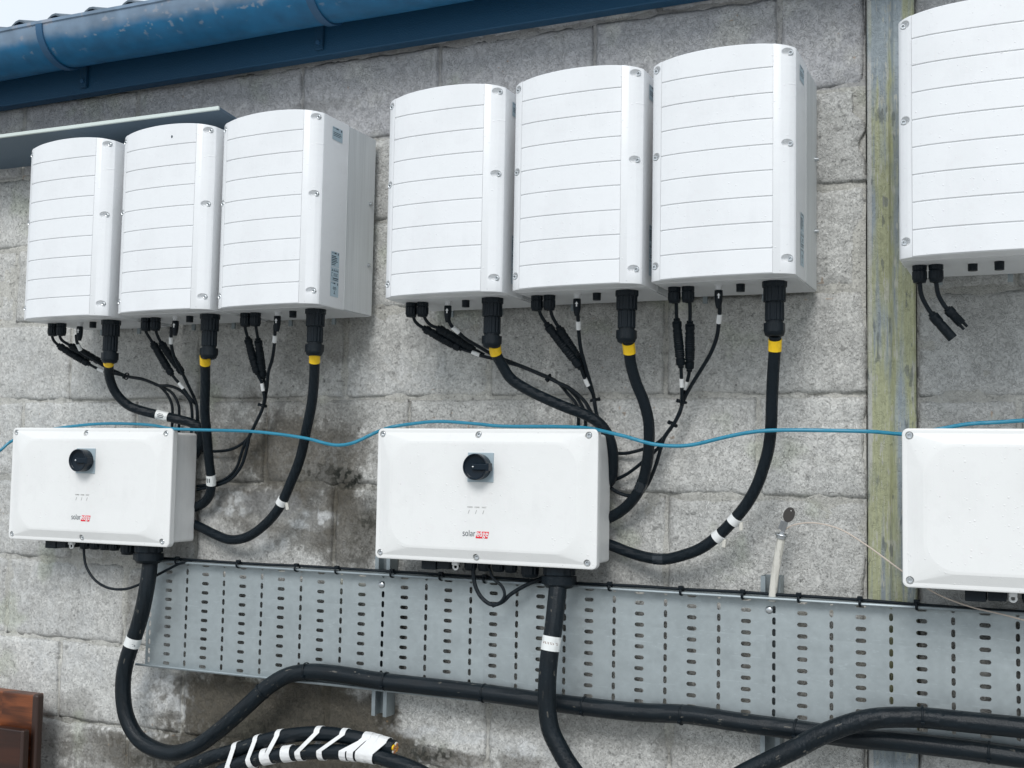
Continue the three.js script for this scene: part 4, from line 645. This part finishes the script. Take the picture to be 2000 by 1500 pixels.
// the two open leads under the right edge unit
for (const [n, x, pts, fem] of [[1, 1.0004, [[1.0004, 1.968, 0.227], [1.003, 1.945, 0.222], [1.014, 1.92, 0.214], [1.024, 1.905, 0.21], [1.058, 1.862, 0.20]], 1], [2, 1.0304, [[1.0304, 1.968, 0.227], [1.034, 1.945, 0.222], [1.046, 1.922, 0.216], [1.055, 1.912, 0.213], [1.083, 1.879, 0.205]], 0]]) {
  const c = curveOf(pts), g = thing('open_lead', fem ? 'loose black lead with fat socket end under the right edge unit' : 'loose black lead with pronged plug end under the right edge unit', 'cable', [0, 0, 0], 'loose leads under the right edge unit');
  part('sheath', tube(c, 0.0045, { t1: 0.62, n: 30, m: 10 }), M.black, g);
  part('connector', tube(c, 0.01, { t0: 0.5, t1: fem ? 1 : 0.88, n: 30, m: 14, prof: (s) => (s < 0.1 ? 0.007 : s < 0.4 ? 0.0102 : s < 0.45 ? 0.009 : fem ? 0.0098 : 0.0086 + 0.001 * (Math.floor(s * 30) % 2)) }), M.blackSoft, g);
  if (!fem) { const A = c.getPointAt(0.87), T = c.getTangentAt(0.9); for (const dx of [-0.0045, 0.0045]) part('prong', along(cylY(0.0032, 0.0026, 0, 0.012, 10).translate(dx, 0, 0), A, T), M.blackSoft, g); }
}
// heavy feeders
const FR = 0.0205;
const feed = (k, label, r = FR) => { const c = curves[k], g = thing('feeder_cable', label, 'cable', [0, 0, 0], 'heavy black feeder cables'); part('sheath', tube(c, r, { n: 170, m: 24 }), M.feeder, g); return g; };
M.feeder = (() => {
  const t = tex(2048, 128, (i, j) => { const n = fbm(i / 40, j / 14, 301, 4), sc = sst(0.74, 0.80, fbm(i / 14, j / 5, 305, 4)) * sst(0.56, 0.66, fbm(i / 160, j / 60, 309, 2)); let c = [0.0028, 0.0072, 0.011].map((q) => q * (0.6 + 0.8 * n)); c = c.map((q, k) => mix(q, [0.16, 0.145, 0.12][k], sc * 0.7)); return c.map(toS); }, true);
  return phys({ color: lin(1, 1, 1), map: rep(t, 0.5, 1), roughness: 0.44, specularIntensity: 0.6, bumpMap: rep(orange, 12, 1), bumpScale: 0.0005 });
})();
const f1 = feed('feed1', 'heavy black cable looping down from the left control box and along the tray');
const f2 = feed('feed2', 'heavy black cable dropping from the central control box across the tray');
const f3 = feed('feed3', 'heavy black cable rising from the bottom edge onto the right end of the tray');
{
  const t1 = inked((x) => { x.font = 'italic 40px serif'; x.save(); x.translate(64, 150); x.rotate(Math.PI / 2); x.fillText('3', 0, 0); x.restore(); }); t1.repeat.set(1 / 0.026, 1);
  band(curves.feed1, nearestT(curves.feed1, [-1.04, 1.134]), 0.026, FR + 0.0009, mat({ map: t1, roughness: 0.45 }), f1, 'white_tape');
  const t2 = inked((x) => { x.font = 'italic 26px serif'; x.fillStyle = '#6b4a3c'; x.save(); x.translate(52, 96); x.rotate(Math.PI / 2); x.fillText('M1D 2', 0, 0); x.restore(); }); t2.repeat.set(1 / 0.032, 1);
  band(curves.feed2, nearestT(curves.feed2, [0.17, 1.215]), 0.032, FR + 0.0009, mat({ map: t2, roughness: 0.45 }), f2, 'white_tape');
}
for (const [k, x, y, lab] of [['feed1', -0.60, 1.03, 'black tie where the heavy cable meets the tray left end'], ['feed1', -0.475, 1.07, 'black tie on the heavy cable just past its bend on the tray'], ['feed1', -0.245, 1.062, 'black tie on the heavy cable above the left slotted channel'], ['feed1', 0.015, 1.062, 'black tie on the heavy cable left of the central drop'], ['feed1', 0.262, 1.06, 'black tie on the heavy cable right of the central drop'], ['feed1', 0.49, 1.08, 'black tie on the heavy cable left of the right slotted channel'], ['feed1', 0.735, 1.07, 'black tie on the heavy cable right of the right slotted channel'], ['feed3', 0.99, 1.12, 'black tie round the upper heavy cable at the right'], ['feed1', 1.11, 1.05, 'black tie round the lower heavy cable at the right edge']]) tie(curves[k], nearestT(curves[k], [x, y]), FR, lab);
// small black ties clipped over the tray's upper edge and the thin cable they hold
['leftmost', 'second', 'third', 'fourth', 'fifth', 'sixth', 'seventh', 'eighth', 'ninth', 'tenth', 'eleventh', 'twelfth', 'rightmost'].forEach((o, i) => {
  const x = [-0.893, -0.695, -0.516, -0.396, -0.239, -0.105, 0.011, 0.321, 0.486, 0.622, 0.741, 0.866, 0.977][i], g = thing('edge_tie', o + ' black tie along the upper edge of the tray', 'cable tie', [0, 0, 0], 'ties along the upper tray edge');
  part('strap', new THREE.TorusGeometry(0.0115, 0.0019, 6, 20).scale(1, 0.72, 1).rotateY(Math.PI / 2).scale(1.6, 1, 1).translate(x, 1.3345, 0.0645), M.blackSoft, g); part('head', rbox(x - 0.006, x + 0.005, 1.339, 1.347, 0.062, 0.072, 0.0015), M.blackSoft, g);
});
solo('thin_cable', tube(curveOf([[-0.95, 1.339, 0.057], [-0.4, 1.3395, 0.057], [0.2, 1.339, 0.057], [0.8, 1.3395, 0.057], [1.0, 1.337, 0.062], [1.4, 1.334, 0.064]]), 0.0034, { n: 60, m: 8 }), M.black, 'thin black cable tied along the upper edge of the tray', 'cable');
for (const [k, lab] of [['small1', 'thin black cable sagging under the left control box'], ['small2', 'outer thin black cable loop under the central control box'], ['small3', 'inner thin black cable loop under the central control box']]) solo('thin_cable', tube(curves[k], k === 'small2' ? 0.0048 : 0.0036, { n: 70, m: 9 }), M.black, lab, 'cable');
solo('data_cable', tube(curves.blue, 0.0041, { n: 260, m: 10 }), M.blue, 'blue data cable strung along the tops of the control boxes', 'cable');
solo('thin_wire', tube(curves.pale_wire, 0.0016, { n: 90, m: 6 }), M.paleWire, 'thin pale wire arching from the hanging key to the right control box', 'wire');
// cut spare cables lashed together with white tape at the bottom edge
{
  const g = thing('spare_cable', 'upper of two lashed black cables at the bottom edge, cut copper end showing', 'cable', [0, 0, 0], 'lashed spare cables'), c = curves.spare1, r = 0.0175;
  part('sheath', tube(c, r, { n: 80, m: 22 }), M.feeder, g);
  const E = c.getPointAt(1), T = c.getTangentAt(1);
  for (let i = 0; i < 4; i++) { const a = i * Math.PI / 2 + 0.4; const core = part('core', along(cylY(0.0066, 0.0066, -0.004, 0.0035, 14).translate(Math.cos(a) * 0.0082, 0, Math.sin(a) * 0.0082), E, T), i % 2 ? M.yellow : M.cream, g); for (let j = 0; j < 7; j++) { const q = j * Math.PI / 3; part('strand', along(cylY(0.0016, 0.0016, 0, 0.0048, 6).translate(Math.cos(a) * 0.0082 + (j < 6 ? Math.cos(q) * 0.0033 : 0), 0, Math.sin(a) * 0.0082 + (j < 6 ? Math.sin(q) * 0.0033 : 0)), E, T), M.copper, core); } }
  const h = thing('spare_cable', 'lower of two lashed black cables at the bottom edge, running off to the right', 'cable', [0, 0, 0], 'lashed spare cables');
  part('sheath', tube(curves.spare2, r, { n: 80, m: 22 }), M.feeder, h);
  // tape: oval wraps round both cables, each turn leaning
  const wrap = (x, lean, wd, label, both = true) => {
    const t1 = nearestT(c, [x + lean, 9]), pick = (cv, xx) => { let b = 0, bd = 9; for (let i = 0; i <= 500; i++) { const q = Math.abs(cv.getPointAt(i / 500).x - xx); if (q < bd) { bd = q; b = i / 500; } } return b; };
    const ta = pick(c, x + lean), tb = pick(curves.spare2, x), A = c.getPointAt(ta), Bp = curves.spare2.getPointAt(tb), T = c.getTangentAt(ta).add(curves.spare2.getTangentAt(tb)).normalize();
    const R = r + 0.0016, pos = [], idx = [], n = 48, up = new THREE.Vector3().subVectors(A, Bp); const dist = up.length(); up.normalize(); const out = new THREE.Vector3().crossVectors(T, up).normalize(); const U2 = up.clone().addScaledVector(T, -up.dot(T)).normalize(); out.crossVectors(T, U2).normalize();
    for (let i = 0; i <= n; i++) {
      const q = (i % n) / n * Math.PI * 2, top = Math.sin(q) >= 0, C = both ? (top ? A : Bp) : Bp, p = C.clone().addScaledVector(out, Math.cos(q) * R).addScaledVector(U2, Math.sin(q) * R);
      for (const [s, e] of [[-0.5, 0], [-0.5, 0.0009], [0.5, 0.0009], [0.5, 0]]) { const w = p.clone().addScaledVector(T, s * wd).addScaledVector(out, Math.cos(q) * e).addScaledVector(U2, Math.sin(q) * e); pos.push(w.x, w.y, w.z); }
    }
    for (let i = 0; i < n; i++) for (let j = 0; j < 3; j++) { const a = i * 4 + j, b = a + 4; idx.push(a, b, a + 1, a + 1, b, b + 1); }
    const gg = new THREE.BufferGeometry(); gg.setAttribute('position', new THREE.Float32BufferAttribute(pos, 3)); gg.setIndex(idx); gg.setAttribute('uv', new THREE.Float32BufferAttribute(new Float32Array(pos.length / 3 * 2).map((_, i) => pos[Math.floor(i / 2) * 3 + (i % 2)] * 4), 2)); gg.computeVertexNormals();
    solo('tape_wrap', toCreasedNormals(gg, 0.5), M.tape, label, 'tape', 'white tape round the lashed cables');
  };
  const X = (list) => list.map(([x, l, w, s, both]) => wrap(x, l, w, s + ' on the lashed cables', both));
  X([[-0.612, 0.006, 0.0156, 'leftmost white tape turn', true], [-0.553, 0.008, 0.0140, 'second white tape turn', true], [-0.512, 0.0, 0.0172, 'narrow low white tape turn round one cable', false], [-0.500, 0.018, 0.0148, 'third white tape turn', true], [-0.448, 0.0, 0.0265, 'broad low white tape patch round one cable', false], [-0.412, 0.042, 0.0156, 'first slanting white tape turn past the low patch', true], [-0.352, 0.052, 0.0148, 'second slanting white tape turn', true], [-0.290, 0.056, 0.0172, 'steep white tape turn left of the end wrap', true], [-0.268, 0.030, 0.0172, 'crossing white tape turn beside the end wrap', true], [-0.243, 0.024, 0.0218, 'wide white tape turn next to the cut end', true], [-0.222, 0.026, 0.0265, 'rightmost wide white tape wrap at the copper end', true]]);
}
// ---------------------------------------------------------------- key on its tube
{
  const tubeC = curveOf([[0.6815, 1.325, 0.0535], [0.690, 1.39, 0.058], [0.7036, 1.462, 0.064]]);
  const k = thing('plastic_tube', 'short cream plastic tube standing up behind the tray edge', 'tube'); part('barrel', tube(tubeC, 0.0086, { n: 20, m: 18 }), M.cream, k);
  const E = tubeC.getPointAt(1), T = tubeC.getTangentAt(1);
  part('collar', along(merge([cylY(0.0115, 0.0125, -0.003, 0.004, 24), new THREE.TorusGeometry(0.0135, 0.0024, 8, 24).rotateX(Math.PI / 2).translate(0, 0.005, 0), cylY(0.0075, 0.0075, 0.004, 0.009, 16)]), E, T), M.steel, k);
  const key = thing('key', 'small key with dark oval head resting in the cream tube', 'key');
  const D = new THREE.Vector3(0.36, 0.92, 0.12).normalize(), o = E.clone().addScaledVector(T, 0.008);
  part('blade', along(merge([rbox(-0.0045, 0.0045, 0, 0.040, -0.0012, 0.0012, 0.0004), rbox(-0.0115, -0.0045, 0.006, 0.026, -0.0012, 0.0012, 0.0004)]), o, D), mat({ color: lin(0.34, 0.35, 0.36), metalness: 0.9, roughness: 0.3 }), key);
  const s = new THREE.Shape(); s.absellipse(0, 0.043, 0.0112, 0.0160, 0, Math.PI * 2); const hole = new THREE.Path(); hole.absellipse(0.001, 0.053, 0.0022, 0.0022, 0, Math.PI * 2); s.holes.push(hole);
  part('bow', along(new THREE.ExtrudeGeometry(s, { depth: 0.003, bevelEnabled: true, bevelSize: 0.0006, bevelThickness: 0.0006, bevelSegments: 2 }).translate(0, 0, -0.0015), o, D), M.keyBlack, key);
}
// ---------------------------------------------------------------- varnished timber at the lower left
{
  const t = tex(512, 512, (i, j) => {
    const x = i / 512, y = j / 512, w = fbm(x * 2, y * 5, 401, 3) * 2.2, rings = 0.5 + 0.5 * Math.sin((y * 26 + w * 5 + fbm(x * 3, y * 30, 405, 3) * 3)), fine = fbm(x * 12, y * 160, 409, 3), dk = sst(0.52, 0.7, fbm(x * 3.2 + 5, y * 7, 413, 4));
    let c = [0.15, 0.043, 0.013].map((q, k) => q * mix(0.55, 1.35, rings) * (0.75 + 0.5 * fine)); c = c.map((q, k) => mix(q, [0.05, 0.014, 0.006][k], dk * 0.75)); return c.map(toS);
  }, true);
  const wm = mat({ color: lin(1, 1, 1), map: rep(t, 2.2, 3), roughness: 0.4, bumpMap: rep(t, 2.2, 3), bumpScale: 0.0006 }), dm = mat({ color: lin(0.034, 0.016, 0.011), roughness: 0.45 });
  const uvm = (g) => { const p = g.attributes.position, u = g.attributes.uv; for (let i = 0; i < p.count; i++) u.setXY(i, p.getX(i) + p.getZ(i), p.getY(i)); return g; };
  const a = thing('timber_panel', 'orange brown varnished timber panel with dark rounded edge at lower left', 'timber panel');
  part('board', uvm(rbox(-2.2, -1.3455, 0, 0.947, 0.06, 0.098, 0.004)), wm, a);
  part('edge_post', uvm(rbox(-1.345, -1.3225, 0, 0.951, 0.080, 0.106, 0.008, 4)), dm, a);
  const b = thing('timber_panel', 'darker low timber board in front of the orange panel at lower left', 'timber panel');
  part('board', uvm(rbox(-2.1, -1.3425, 0, 0.858, 0.112, 0.140, 0.004)), mat({ color: lin(0.22, 0.2, 0.2), map: rep(t, 1.7, 1.5), roughness: 0.45 }), b);
  part('edge_strip', uvm(rbox(-1.342, -1.3295, 0, 0.860, 0.122, 0.144, 0.004, 3)), dm, b);
}
renderer.render(scene, camera);
